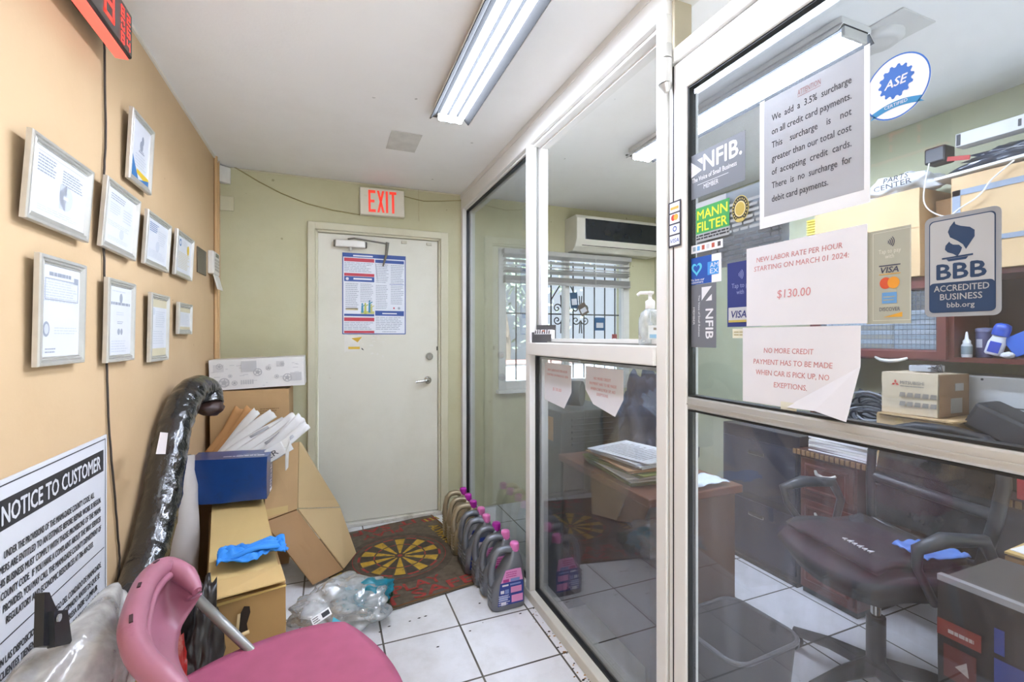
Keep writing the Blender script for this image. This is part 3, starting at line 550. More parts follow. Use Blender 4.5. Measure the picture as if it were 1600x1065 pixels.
strokes(b, [bar(.25, .75, 0, 1)], .163, ly, .03, LH)
strokes(b, [bar(.33, .67, 0, .87), bar(0, 1, .87, 1)], .196, ly, LW, LH)
b.build('exit_lettering', M('#f0402c', .45, emit=.25, var=.1, scale=40), t, 'red EXIT letters')

# labour law poster on the door
T = Tb(.086, 1.318, .0008); w_, h_ = .426, .558; b = MB(); b.box(0, w_, 0, h_, 0, .001, 0, 0, T); z = .0014
b.ring(w_, h_, [(0, z), (.006, z)], 1, T); b.rect(.006, w_ - .006, h_ - .028, h_ - .006, z, 1, T); b.rect(.07, .2, h_ - .022, h_ - .012, .0018, 0, T)
x0, x1, xm = .012, w_ - .012, .214
b.rect(x0, xm - .004, h_ - .058, h_ - .034, z, 2, T); b.lines(x0, xm - .01, h_ - .062, h_ - .13, 6, 3, T, z); b.rect(x0, xm - .004, h_ - .158, h_ - .138, z, 2, T); b.rect(x0, xm - .004, h_ - .195, h_ - .16, z, 1, T)
b.disc(x0 + .02, h_ - .178, .01, .01, .0018, 0, T); b.rect(x0 + .06, xm - .02, h_ - .182, h_ - .17, .0018, 0, T)
b.lines(x0 + .008, x0 + .095, h_ - .205, .17, 14, 3, T, z); b.lines(x0 + .105, xm - .01, h_ - .205, .22, 11, 3, T, z)
for sx, sy, hh, m in ((.13, .158, .05, 4), (.15, .15, .06, 5), (.178, .16, .068, 4), (.19, .158, .045, 6)):
    b.disc(sx, sy + hh, .006, .008, .0018, m, T, 10); b.poly([(sx - .008, sy - .01, .0018), (sx + .008, sy - .01, .0018), (sx + .006, sy + hh - .008, .0018), (sx - .006, sy + hh - .008, .0018)], m, T); b.poly([(sx, sy + hh - .02, .0018), (sx + .02, sy + hh - .006, .0018), (sx + .018, sy + hh, .0018), (sx, sy + hh - .012, .0018)], m, T)
b.rect(.12, xm - .004, .142, .16, z, 6, T); b.rect(x0 + .01, x0 + .09, .165, .18, z, 7, T)
b.rect(x0, xm - .004, .125, .14, z, 1, T); b.rect(x0, xm - .004, .09, .115, z, 2, T); b.lines(x0, xm - .01, .085, .03, 5, 3, T, z); b.rect(x0, xm - .004, .008, .024, z, 2, T)
b.rect(xm + .002, x1, h_ - .058, h_ - .036, z, 1, T); b.lines(xm + .006, xm + .095, h_ - .064, h_ - .2, 11, 3, T, z); b.lines(xm + .108, x1, h_ - .064, h_ - .2, 11, 3, T, z); b.rect(xm + .1, x1, h_ - .206, h_ - .203, z, 1, T)
b.lines(xm + .006, xm + .095, h_ - .21, .175, 14, 3, T, z); b.lines(xm + .108, x1, h_ - .21, .21, 11, 3, T, z); b.disc(xm + .165, .185, .009, .009, z, 3, T); b.disc(xm + .13, .185, .005, .007, z, 2, T)
b.rect(xm + .002, x1, .13, .165, z, 1, T); b.rect(xm + .05, x1 - .05, .142, .15, .0018, 0, T); b.lines(xm + .006, x1, .124, .03, 8, 3, T, z); b.lines(xm + .05, x1 - .05, .024, .012, 1, 3, T, z)
b.poly([(.215, .5, .0018), (.222, .49, .0018), (.235, .36, .0018), (.226, .4, .0018)], 3, T)
b.build('labor_poster', [M('#e3e6ee', .45, var=.03), M('#34539c', .5), M('#c23a4c', .5), M('#aab0bd', .6), M('#3f8fb0', .5), M('#b9bf55', .5), M('#c9c87a', .5), M('#d8c9a0', .5)], None, 'red and blue labour law poster taped to the exit door', 'poster')

# ================================================================== HALL FLOOR: MAT AND JUGS
MT = TR((.39, 2.75, .001), rz=math.radians(10))
b = MB(); mw, mh = .80, 1.0
def matfn(i, j):
    x, y = (i - .5) * mw, (j - .5) * mh; e = max(0, abs(x) * 2 / mw - .8) * .02
    curl = .012 * max(0, (x - .1) / .3) ** 2 * max(0, (-y - .3) / .2) if y < -.3 and x > .1 else 0
    return MT @ Vector((x, y, .004 + curl * .6 + .0015 * noise.noise(Vector((x * 9, y * 9, 0)))))
b.shell(matfn, 24, 30, .005, 0); z = .0105
b.disc(0, 0, .312, .312, z - .0016, 1, MT, 48); b.disc(0, 0, .262, .262, z - .0012, 6, MT, 48)
for k in range(20):
    a0, a1 = (k - .5) * PI / 10 + .02, (k + .5) * PI / 10 - .02; m = 2 if k % 2 else 3
    b.disc(0, 0, .235, .235, z - .0006, m, MT, 4, .08, a0, a1)
    for r in (.238, .15): b.disc(0, 0, r, r, z, 4 if k % 2 else 5, MT, 4, .94, a0, a1)
b.disc(0, 0, .03, .03, z + .0004, 5, MT); b.disc(0, 0, .014, .014, z + .0008, 4, MT); b.disc(0, 0, .268, .268, z, 4, MT, 48, .985)
b.text('PLAY', -.02, -.385, .075, 4, MT, w=.26, bold=.03, z=z); b.text('IT SAFE', 0, -.475, .08, 4, MT, w=.52, bold=.03, z=z)
b.text('PLAY', 0, .385, .065, 4, MT, w=.26, bold=.03, z=z, rot=PI); b.text('IT SAFE', 0, .475, .07, 4, MT, w=.5, bold=.03, z=z, rot=PI)
b.text('ALWAYS', .30, .16, .065, 3, MT, w=.3, bold=.03, z=z, rot=-PI / 2); b.text('ALWAYS', -.335, -.1, .065, 3, MT, w=.34, bold=.03, z=z, rot=PI / 2)
for k in range(6): b.poly([(.32 + .02 * k - .03, .44, z), (.335 + .02 * k - .03, .44, z), (.345 + .02 * k - .03, .385, z), (.33 + .02 * k - .03, .385, z)], 3 if k % 2 else 4, MT)
b.rect(-.38, .38, -.494, -.486, z, 7, MT); b.rect(.385, .392, -.49, .49, z, 7, MT)
b.build('dartboard_mat', [M('#5f5445', .85, var=.3, scale=30, bump=.2, dirt='#63584a', dscale=14, dthr=.5), M('#4f463a', .85, var=.3, scale=30), M('#423b30', .85, var=.35, scale=30), M('#b5902c', .8, var=.3, scale=30, dirt='#5a4b28', dscale=20, dthr=.55), M('#96352e', .8, var=.3, scale=30, dirt='#4a352b', dscale=20, dthr=.52), M('#4a3a2a', .8, var=.3), M('#554c3e', .85, var=.3, scale=30), M('#7a4e22', .8, var=.25)], None, 'worn dark doormat printed with a dartboard and PLAY IT SAFE', 'doormat')

def rrect(w, d, cx, cy, z, n=5, r=.3):               # rounded rectangle ring
    o = []; rr = min(w, d) * r
    for qx, qy, a in ((1, 1, 0), (-1, 1, 90), (-1, -1, 180), (1, -1, 270)):
        for k in range(n + 1):
            t = math.radians(a + 90 * k / n); o.append((cx + qx * (w / 2 - rr) + rr * math.cos(t), cy + qy * (d / 2 - rr) + rr * math.sin(t), z))
    return o
def jug(x, y, rz, body, cap, lab, label):
    t = thing('oil_jug', label, 'oil jug', (x, y, 0), rz, 'plastic oil jugs lined along the partition'); T = W[t]
    b = MB(); R = []
    for z, xl, xr, d in ((0, -.08, .08, .085), (.004, -.086, .086, .094), (.05, -.087, .087, .098), (.10, -.085, .086, .098), (.13, -.074, .085, .098), (.155, -.05, .084, .096), (.185, -.028, .082, .092), (.21, -.012, .078, .084), (.235, .008, .072, .066), (.252, .02, .066, .048), (.262, .024, .064, .042)):
        R.append(rrect(xr - xl, d, (xl + xr) / 2, 0, z))
    b.loft(R, 0, True, T)
    if body == 'beige':
        for k in range(6): b.box(-.0885, -.06, -.035, .035, .03 + k * .016, .036 + k * .016, 0, .002, T)
    else:
        for k in range(4): b.box(-.089, -.07, -.03, .03, .04 + k * .02, .047 + k * .02, 0, .002, T)
    bm_ = {'beige': M('#9a8d74', .36, .4, .06), 'grey': M('#73767d', .34, .5, .06)}[body]
    bo = b.build('body', bm_, t)
    h = [(-.066, 0, .11), (-.077, 0, .15), (-.074, 0, .20), (-.062, 0, .245), (-.04, 0, .268), (-.005, 0, .272), (.03, 0, .262)]
    MB().tube(h, [.020, .017, .015, .015, .015, .015, .016], 10, 0, True, T, 1.15).build('handle', bm_, t)
    cb = MB(); cb.lathe([(.021, .262), (.0215, .264), (.0215, .292), (.019, .297), (.001, .298)], 18, 0, T @ Matrix.Translation((.044, 0, 0)))
    for k in range(16):
        a = k * PI / 8; cb.box(.0205, .0225, -.0016, .0016, .266, .29, 0, 0, T @ Matrix.Translation((.044, 0, 0)) @ Matrix.Rotation(a, 4, 'Z'))
    cb.lathe([(.018, .255), (.024, .258), (.024, .262)], 18, 0, T @ Matrix.Translation((.044, 0, 0)))
    cb.build('cap', {'dark': M('#b02aa0', .4), 'pink': M('#dd7bb8', .4)}[cap], t)
    if lab:
        L = MB(); F = T @ frame((0, -.0494, .0), (1, 0, 0), (0, 0, 1))
        q = [(-.062, .028), (.07, .028), (.07, .12), (.056, .192), (.03, .194), (-.022, .192), (-.05, .13)]
        L.prism(q, -.0004, .0006, 0, F); z = .001
        if lab == 'pink':
            L.poly([(-.047, .135, z), (.067, .135, z), (.056, .192, z), (.03, .194, z), (-.022, .192, z)], 1, F)
            for (x0, x1, y0, y1, m) in ((-.035, -.005, .136, .15, 3), (.002, .05, .136, .15, 4), (-.04, -.008, .118, .126, 2), (.0, .055, .118, .126, 4), (-.048, -.03, .085, .1, 2), (-.026, -.006, .082, .102, 4), (.004, .06, .082, .11, 1), (.008, .066, .036, .07, 1), (-.055, -.012, .05, .074, 4), (-.045, -.02, .03, .046, 2)): L.rect(x0, x1, y0, y1, z + .0004, m, F)
            L.lines(-.02, .05, .185, .155, 3, 3, F, z + .0008)
            L.lines(-.058, .0, .08, .03, 5, 5, F, z + .0008)
        else:
            L.poly([(-.05, .13, z), (.064, .13, z), (.056, .17, z), (-.036, .17, z)], 2, F); L.lines(-.045, .06, .12, .04, 6, 4, F, z + .0004)
        L.build('label', [M('#2b3f8f', .4), M('#df93c4', .4), M('#e4e2ec', .4), M('#b43a86', .4), M('#7d8fc8', .4), M('#c9cbe0', .4)], t, 'blue and pink printed label' if lab == 'pink' else 'blue printed label')
    return t
JX = [(.800, 2.075, 'grey', 'pink', 'pink', 'grey oil jug at the very front of the row, label in full view'),
      (.796, 2.190, 'grey', 'pink', 'pink', 'grey oil jug with pink cap, second from the front of the row'),
      (.788, 2.300, 'grey', 'dark', 'pink', 'grey oil jug with magenta cap, third from the front of the row'),
      (.772, 2.425, 'grey', 'pink', 'blue', 'grey oil jug with blue label and pink cap, fourth from the front'),
      (.778, 2.535, 'grey', 'pink', 'blue', 'grey oil jug standing right in front of the beige jugs'),
      (.768, 2.660, 'beige', 'dark', None, 'beige oil jug with magenta cap nearest the grey jugs'),
      (.774, 2.785, 'beige', 'dark', None, 'middle one of the three beige oil jugs'),
      (.776, 2.910, 'beige', 'dark', None, 'beige oil jug at the far end of the row, by the door')]
for i, (x, y, bd, cp, lb, la) in enumerate(JX): jug(x, y, (.02, -.05, .04, -.06, .03, -.04, .02, -.03)[i], bd, cp, lb, la)
for o in bpy.data.objects:                            # jugs further back stand on the mat
    if o.name.startswith('oil_jug') and o.location.y > 2.15: o.location.z = .013
b = MB(); R_ = random.Random(11)
for k in range(60):
    y = R_.uniform(1.15, 2.0); x = XP - .006 - abs(R_.gauss(0, .02)); a = R_.uniform(0, PI); s_ = R_.uniform(.002, .008)
    b.panel([(x + s_ * math.cos(a + q) * (1 if q % 2 else .5), y + s_ * math.sin(a + q) * .6, .0015 + .001 * R_.random()) for q in (0, 1.6, 3.1, 4.7)], .001, R_.randrange(3))
for u, v in ((665, 962), (655, 965), (749, 942), (813, 958), (593, 987), (684, 1010), (640, 970), (735, 985), (608, 978)):
    p = P(u, v, Z=.002); a = R_.uniform(0, PI); b.panel([(p.x + .008 * math.cos(a + q) * (1 if q % 2 else .5), p.y + .006 * math.sin(a + q) * .6, .002) for q in (0, 1.6, 3.1, 4.7)], .001, 2)
b.build('floor_debris', [M('#8a6236', .9), M('#b18a5a', .9), M('#2f2a26', .9)], None, 'dry leaf crumbs and dirt along the storefront sill', 'debris', None, 'stuff')

# ================================================================== HALL LEFT: CARTONS AND CLUTTER
TAPE = M('#c0a26c', .3, var=.05, coat=.3)
def wobble(mb, amp, fr=9, seed=0.):
    for v in mb.v: v += Vector((noise.noise(v * fr + Vector((seed, 0, 0))), noise.noise(v * fr + Vector((0, seed, 5))), noise.noise(v * fr + Vector((9, 0, seed))))) * amp
    return mb
def grid_box(mb, w, d, h, T, mat=0, n=5):            # box with subdivided, slightly dented faces
    b = bmesh.new(); bmesh.ops.create_cube(b, size=1); bmesh.ops.subdivide_edges(b, edges=b.edges[:], cuts=n, use_grid_fill=True)
    for v in b.verts: v.co = Vector(((v.co.x + .5) * w, (v.co.y + .5) * d, (v.co.z + .5) * h))
    return mb.bm(b, mat, False, T)
# tall carton in the corner and the patterned box on it
t = thing('tall_carton', 'plain brown carton standing in the corner under the patterned white box', 'carton', (-.40, 3.1, 0))
b = MB(); grid_box(b, .385, .36, 1.0, TR((-.598, 2.915, 0)), 0); wobble(b, .003).build('carton_body', CARD2, t)
b = MB(); b.lines(.24, .34, .9, .865, 3, 0, frame((-.598, 2.9125, 0), (1, 0, 0), (0, 0, 1)), .001); b.build('carton_print', M('#8d6f4c', .8), t)
t = thing('patterned_box', 'long white box with a grey car part pattern on the corner carton', 'box', (-.37, 3.02, 1.005), 0)
T = TR((-.605, 2.94, 1.004), ry=-.03); b = MB(); grid_box(b, .475, .2, .168, T, 3, 4); wobble(b, .002)
F = T @ frame((0, -.003, 0), (1, 0, 0), (0, 0, 1)); z = .001; R_ = random.Random(5)
for x, y, s_ in ((.02, .1, .05), (.155, .095, .075), (.33, .115, .04), (.05, .02, .045), (.40, .03, .06)): b.rect(x, x + s_, y, y + s_ * .8, z, 1 if s_ > .05 else 0, F)
for x, y, r in ((.05, .13, .016), (.235, .09, .022), (.36, .13, .012), (.07, .04, .026), (.385, .05, .024), (.29, .11, .013), (.33, .06, .012), (.12, .035, .014), (.1, .075, .01)):
    b.disc(x, y, r, r, z + .0006, 2, F, 20, .8); b.disc(x, y, r * .45, r * .45, z + .0006, 2, F, 14)
    for k in range(5): b.disc(x, y, r * .75, r * .75, z + .0006, 2, F, 2, .5, k * 1.256, k * 1.256 + .3)
for k in range(6): b.rect(.15 + k * .011, .158 + k * .011, .025, .05, z, 1, F)
for k in range(26): x, y = R_.uniform(.01, .44), R_.uniform(.01, .14); b.rect(x, x + R_.uniform(.008, .03), y, y + .003, z, 1, F)
b.build('box_body', [M('#c9c7c6', .5), M('#bdbcbc', .5), M('#aeadae', .5), M('#dcdad7', .5, var=.03)], t)

# long carton leaning sideways against the corner carton
t = thing('leaning_carton', 'long brown carton leaning sideways beside the exit door, its flaps open', 'carton', (-.0, 2.7, 0))
A = P(413, 816, Y=2.62); B_ = P(464, 797, Y=2.72); Cc = P(536, 897, Y=2.66); Dd = P(489, 922, Y=2.575)
Cc.z = .03; Dd.z = .02
E_ = P(531, 793, Y=3.02); F_ = P(556, 893, Y=2.86); F_.z = .02
G_ = P(466, 690, Y=2.86); H_ = P(416, 700, Y=2.74); K_ = P(470, 691, Y=2.95)
MB().panel([A, B_, Cc, Dd], .006).build('front_panel', CARD, t)  # lit sides of this carton are painted paler than its brown front
MB().panel([B_ + Vector((.004, .004, .004)), E_, F_, Cc + Vector((.004, .004, .004))], .006).build('side_panel', CARD_LIT, t, 'cardboard side painted paler as if lit')
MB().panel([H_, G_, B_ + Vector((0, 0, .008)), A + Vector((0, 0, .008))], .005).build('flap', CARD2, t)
MB().panel([G_ + Vector((.003, .003, 0)), K_, E_ + Vector((0, 0, .006)), B_ + Vector((.004, .004, .01))], .005).build('flap', CARD_LIT, t)
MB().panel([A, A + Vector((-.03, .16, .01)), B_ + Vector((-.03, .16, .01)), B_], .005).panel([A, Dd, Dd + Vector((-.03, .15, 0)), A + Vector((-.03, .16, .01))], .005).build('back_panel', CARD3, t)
tp = [A.lerp(H_, .06), A.lerp(H_, .17), B_.lerp(G_, .1).lerp(A.lerp(H_, .17), .3), B_.lerp(G_, .02).lerp(A.lerp(H_, .06), .3)]
MB().panel([p + Vector((.001, -.005, 0)) for p in tp], .001).build('packing_tape', TAPE, t)

# flattened cartons, grey roll, black wrapped pipe against the wall
for i, (y, x0, x1, h, m, la) in enumerate(((2.84, -.61, -.36, .62, CARD3, 'flattened dark brown carton standing behind the white roll, furthest back'), (2.72, -.61, -.44, .54, CARD, 'flattened brown carton standing edge on between roll and yellow topped carton'), (2.60, -.60, -.49, .50, CARD3, 'narrow flattened carton leaning on the other flattened ones'))):
    t = thing('flattened_carton', la, 'cardboard', ((x0 + x1) / 2, y, 0), group='flattened cartons by the wall')
    b = MB()
    for k in range(3): b.panel([(x0 + k * .006, y + k * .016, 0), (x1 - k * .02, y + k * .016, 0), (x1 - k * .02, y + .02 + k * .016, h - k * .03), (x0 + k * .006, y + .02 + k * .016, h - k * .02)], .006, k % 2)
    b.build('cardboard_sheets', [m, CARD], t)
t = thing('paper_roll', 'pale grey plastic wrapped roll leaning between the black pipe and the cartons', 'roll', (-.52, 2.3, 0))
p0, p1 = P(289, 712, Y=2.38), P(283, 905, Y=2.28); dirn = (p0 - p1).normalized(); base = p0 - dirn * ((p0.z - .02) / dirn.z)
b = MB(); n = 12; b.tube([base.lerp(p0, k / n) for k in range(n + 1)], [.05 + .012 * math.sin(k / n * PI) * (1 if k < 9 else .4) - (.014 if k > 10 else 0) for k in range(n + 1)], 16, 0)
wobble(b, .006, 14).build('roll_body', M('#bcb4ae', .35, var=.06, coat=.3), t); MB().tube([p0 - dirn * .02, p0 + dirn * .004], .022, 14).build('roll_core', M('#3a3634', .8), t)
t = thing('wrapped_pipe', 'long bent pipe wrapped in shiny black film leaning on the peach wall', 'pipe', (-.55, 1.4, 0))
XW = XL + .070
ctl = [P(180, 1010, X=XW), P(212, 930, X=XW), P(238, 850, X=XW), P(252, 780, X=XW), P(262, 720, X=XW), P(272, 670, X=XW), P(285, 633, X=XW + .005), P(298, 612, X=XW + .015), P(312, 605, X=XW + .03), P(324, 612, X=XW + .05), P(328, 632, X=XW + .065)]
ctl = [Vector((-.55, 1.46, .066)), Vector((-.555, 1.53, .26))] + ctl
fine = []
for i in range(len(ctl) - 1):
    for k in range(16): fine.append(ctl[i].lerp(ctl[i + 1], k / 16))
fine.append(ctl[-1])
for _ in range(24): fine = [fine[0]] + [(fine[i - 1] + fine[i] * 2 + fine[i + 1]) / 4 for i in range(1, len(fine) - 1)] + [fine[-1]]
b = MB(); k = len(fine); b.tube(fine, [.058 * (1 if i < k - 20 else 1 - .06 * (i - k + 20) / 20) for i in range(k)], 40, 0); n0 = len(b.v)
for v in b.v: v += Vector((noise.noise(v * 26), noise.noise(v * 26 + Vector((7, 0, 0))), 0)) * .005 + Vector((1, -.6, 0)) * .004 * (abs(noise.noise(Vector((v.x * 60 + v.y * 30, v.y * 30, v.z * 95)))) - .2)
FILM = M('#151516', .16, var=.3, scale=26, bump=.9, spec=.8, coat=.5)
b.build('black_film', FILM, t); pe = fine[-1]
b = MB(); b.blob((pe.x + .005, pe.y, pe.z - .012), (.048, .05, .038), .3, 4, 0, 3, 2.); b.build('pipe_end', M('#3a2620', .5, var=.3, bump=.3), t, 'rusty brown end of the pipe')
q = [P(u, v, X=XW + .052) for u, v in ((251, 675), (262, 676), (258, 709), (244, 709))]; MB().panel(q, .002).build('label', M('#e0d4d0', .5), t, 'blank whitish sticker')

# long carton with the yellow top in front, blue glove on it
rz = math.radians(11); t = thing('long_carton', 'long opened carton with a torn hand hole, a blue glove lying on it', 'carton', (-.36, 1.70, 0), rz); T = W[t]
cw, cd, ch = .228, .9, .455
b = MB(); grid_box(b, cw, cd, ch, T, 0, 6); wobble(b, .004, 7)
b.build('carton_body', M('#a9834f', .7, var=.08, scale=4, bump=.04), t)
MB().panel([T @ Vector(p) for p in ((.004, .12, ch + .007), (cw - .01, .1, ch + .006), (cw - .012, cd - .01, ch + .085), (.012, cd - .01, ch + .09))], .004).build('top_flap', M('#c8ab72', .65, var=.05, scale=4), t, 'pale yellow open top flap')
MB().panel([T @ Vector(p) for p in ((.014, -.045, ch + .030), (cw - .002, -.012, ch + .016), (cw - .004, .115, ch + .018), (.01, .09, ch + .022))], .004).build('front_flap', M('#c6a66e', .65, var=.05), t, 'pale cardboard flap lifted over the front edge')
F = T @ frame((0, -.006, 0), (1, 0, 0), (0, 0, 1)); b = MB()
b.poly([(.088, .335, 0), (.094, .40, 0), (.104, .42, 0), (.12, .415, 0), (.122, .395, 0), (.112, .36, 0), (.116, .33, 0)], 0, F)
b.build('hand_hole', M('#2a1d14', .9), t, 'torn dark hand hole'); MB().tube([F @ Vector((.086, .33, .004)), F @ Vector((.118, .336, .006))], .006, 8).panel([F @ Vector(p) for p in ((.08, .34, .001), (.088, .335, .004), (.094, .40, .002), (.086, .4, .001))], .002).build('torn_flap', M('#dbbf90', .7), t)
MB().panel([F @ Vector(p) for p in ((-.002, ch - .012, .004), (cw, ch - .004, .004), (cw, ch + .0, .0), (0, ch - .004, 0))], .003).build('torn_edge', M('#c9a85e', .6), t)
t = thing('blue_glove', 'crumpled blue nitrile glove lying across the long carton', 'glove', tuple(P(392, 862, Z=.485)))
b = MB(); gc = P(394, 868, Z=.495); ax = Vector((.98, -.02, 0)); R_ = random.Random(9)
T = frame(gc, (.985, .12, 0), (-.12, .985, 0))
b.shell(lambda i, j: T @ Vector(((i - .5) * .215, (j - .5) * (.10 + .02 * math.sin(i * 7)) + .01 * math.sin(i * 9), .008 + .022 * math.sin(j * PI) ** .6 * (.7 + .3 * math.sin(i * 8)) + .026 * abs(noise.noise(Vector((i * 7, j * 11, 3)))) + .006 * math.sin(j * 24 + i * 9))), 40, 26, .004, 0)
b.build('glove_palm', BLUEGLOVE, t)
for k in range(5):
    y = -.035 + k * .017; MB().tube([T @ Vector((-.06 + k * .012, y, .022)), T @ Vector((.02 + .01 * k, y + R_.uniform(-.012, .012), .042)), T @ Vector((.085, y * .8 + R_.uniform(-.01, .01), .03)), T @ Vector((.10 + R_.uniform(-.012, .02), y + R_.uniform(-.02, .02), .012))], [.009, .010, .009, .006], 8, 0, True, None, .7).build('glove_finger', BLUEGLOVE, t)

# blue parts box with mailers
rzb = .06; p0 = P(300, 773, Z=.485); p1 = P(398, 785, Z=.485)
p1 = Vector((-.352, 2.46, .485)); T = TR((-.352 - .335, 2.50, .487), rz=-.10)
T = TR((-.575, 2.385, .562), rz=-.05, ry=.02)
t = thing('blue_parts_box', 'dented glossy dark blue parts box lying on the long carton', 'box', (-.48, 2.5, .56))
b = MB(); grid_box(b, .31, .15, .195, T, 1, 6); wobble(b, .005, 8, 2.)
F = T @ frame((0, .0, .1995), (1, 0, 0), (0, 1, 0)); b.text('your OEM supplier', .225, .035, .011, 0, F, w=.09); b.lines(.13, .3, .025, .01, 1, 0, F, .001, .7, .1)
F2 = T @ frame((.315, 0, 0), (0, 1, 0), (0, 0, 1)); b.text('0lask', .09, .09, .035, 0, F2, w=.11, rot=PI / 2); b.rect(.05, .1, .015, .03, .001, 0, F2)
b.build('box_body', [M('#e6e9f2', .4), M('#153c78', .3, var=.2, scale=6, coat=.4, dirt='#2a2a3a', dscale=6, dthr=.58)], t)
R_ = random.Random(4)
fan = [(335, 697, 372, 640, 'b'), (345, 697, 392, 642, 'b'), (352, 698, 402, 646, 'w'), (360, 700, 425, 648, 'W'), (372, 700, 440, 655, 'w'), (385, 703, 455, 648, 'W'), (395, 705, 452, 662, 'w'), (405, 712, 470, 655, 'W'), (412, 720, 480, 668, 'w')]
words = ('leftmost brown', 'second brown', 'thin white', 'broad white', 'striped white', 'long white', 'narrow white', 'white folded', 'lowest white')
for i, (u0, v0, u1, v1, kd) in enumerate(fan):
    Y = 2.84 - .034 * i; a, c = P(u0, v0, Y=Y), P(u1, v1, Y=Y + .03); d = c - a; nrm = Vector((d.z, 0, -d.x)).normalized(); hw = .022 if kd == 'w' else .03
    a = a - d * .25; wd = Vector((.25, -.9, -.05)).normalized() * .022
    b = MB(); b.shell(lambda s_, q: a + d * 1.3 * s_ + nrm * ((q - .5) * 2 * hw * .75 + .012 * math.sin(s_ * 3 + i)) + wd * (q - .5) + Vector((0, 0, .004 * math.sin(q * 9 + i))), 10, 5, .004, 0)
    if kd == 'w' and i != 2:
        b.shell(lambda s_, q: a + d * (.55 + .4 * s_) + nrm * (((.3 + .35 * q) - .5) * 2 * hw * .75 + .012 * math.sin((.42 + .3 * s_) * 3 + i)) + wd * (.3 + .35 * q - .5) + Vector((0, -.0045, .004)), 4, 2, .001, 1)
    b.build('padded_mailer', [M('#b98a58', .7) if kd == 'b' else M('#dcdbd9', .6, var=.04), M('#a9a9ad', .7)], None, '%s mailer fanned out above the blue box%s' % (words[i], (', upright' if i < 3 else '')), 'mailer', 'mailers above the blue box')
t = thing('crushed_white_box', 'crushed white carton end printed ER beside the mailers', 'box', tuple(P(435, 715, Y=2.6)))
q = [P(u, v, Y=2.47) for u, v in ((413, 704), (437, 690), (446, 707), (417, 725))]; bk = Vector((.03, .07, .0))
MB().panel(q, .003).panel([q[1], q[1] + bk, q[2] + bk, q[2]], .003).panel([q[2], q[2] + bk, q[3] + bk, q[3]], .003).build('box_body', M('#d3d0cc', .6), t)
F = frame(q[3] + Vector((0, -.003, 0)), q[2] - q[3], (0, 0, 1)); MB().text('ER', .045, .015, .028, 0, F, w=.05, bold=.01).build('box_print', M('#4b4a4c', .7), t)
MB().panel([q[2], P(452, 690, Y=2.49), P(450, 730, Y=2.49), P(446, 735, Y=2.47)], .003).panel([P(437, 690, Y=2.48), P(452, 680, Y=2.50), P(453, 690, Y=2.50), P(446, 700, Y=2.48)], .003).build('box_flap', M('#c9c4bd', .6), t)

# clear bag with teal packaging
t = thing('plastic_bag', 'clear plastic bag with teal and green packaging on the tiles', 'plastic bag', (.06, 2.28, 0))
cb = P(520, 955, Z=.06); b = MB(); b.blob((.06, 2.26, .07), (.20, .17, .085), .42, 3.4, 0, 5, 3., flat=.016); b.build('clear_film', film_mat('clear_bag_film', '#eef3f7', .34, .7, .1), t)
b = MB(); b.blob((.16, 2.235, .10), (.12, .055, .055), .45, 4.5, 0, 4, 5.); b.build('teal_packet', M('#1f7f93', .35, var=.3, scale=20, bump=.5), t, 'crumpled teal foil')
b = MB(); b.blob((.235, 2.30, .07), (.05, .07, .055), .6, 8, 0, 3, 8.); b.build('green_packet', M('#2f5238', .5, var=.4, scale=30, bump=.5), t, 'dark green filling')
b = MB(); T = frame(P(490, 978, Z=.15), (.9, .3, .28), (-.2, .6, .75)); b.box(0, .075, 0, .03, 0, .001, 0, 0, T); b.lines(.004, .03, .027, .003, 3, 1, T, .0016); b.rect(.04, .07, .006, .024, .0016, 1, T); b.build('shipping_label', [PAPER, INK], t)
b = MB(); T = frame(P(512, 995, Z=.15), (.85, .35, .35), (-.2, .6, .75)); b.poly([(0, 0, 0), (.07, 0, 0), (.05, .045, 0)], 0, T); b.build('teal_tag', M('#3aa3ba', .4), t)

# carton, milky bag and black brackets in the near left corner
t = thing('low_carton', 'brown carton under the milky plastic bag by the peach wall', 'carton', (-.50, 1.12, 0))
b = MB(); grid_box(b, .17, .50, .47, TR((-.60, .87, 0)), 0, 4); wobble(b, .004).build('carton_body', M('#a97d4c', .7, var=.1, scale=5), t)
t = thing('milky_bag', 'milky translucent plastic bag heaped in the lower left corner', 'plastic bag', (-.5, 1.15, .475))
b = MB(); b.blob((-.505, 1.17, .56), (.095, .34, .125), .32, 3., 0, 5, 1.5, flat=.476); b.build('bag_film', film_mat('milky_film', '#d4d1cc', .62, .5, .2), t)
pb = [P(u, v, X=-.50) for u, v in ((62, 926), (70, 926), (85, 960), (82, 1010), (60, 1010))]
t = thing('black_bracket', 'black plastic bracket sticking up in front of the notice', 'bracket', tuple(pb[3]))
MB().panel(pb, .014).build('bracket_fin', BLACKP, t); q = [P(u, v, X=-.49) for u, v in ((78, 955), (100, 953), (107, 1005), (80, 1012))]; MB().panel(q, .012).build('bracket_plate', BLACKP, t); c_ = P(91, 965, X=-.481); MB().tube([c_, c_ + Vector((.003, 0, 0))], .007, 10).build('bracket_hole', M('#8b8b8b', .5), t)
c0 = P(196, 935, X=-.53); t = thing('black_clip', 'small black plastic clip on the floor of the wall beside the pipe foot', 'clip', tuple(c0))
tag(t, 'small black plastic clip beside the foot of the wrapped pipe'); T = frame(c0, (.2, .97, .1), (0, -.1, 1)); MB().box(-.05, .03, -.02, .03, -.012, .012, 0, .004, T).build('clip_body', BLACKP, t); MB().box(-.06, -.045, -.05, .03, -.01, .012, 0, .003, T).build('clip_leg', BLACKP, t)
t = thing('black_bag', 'black bin bag hanging between the chair and the long carton', 'bin bag', (-.42, 1.66, 0))
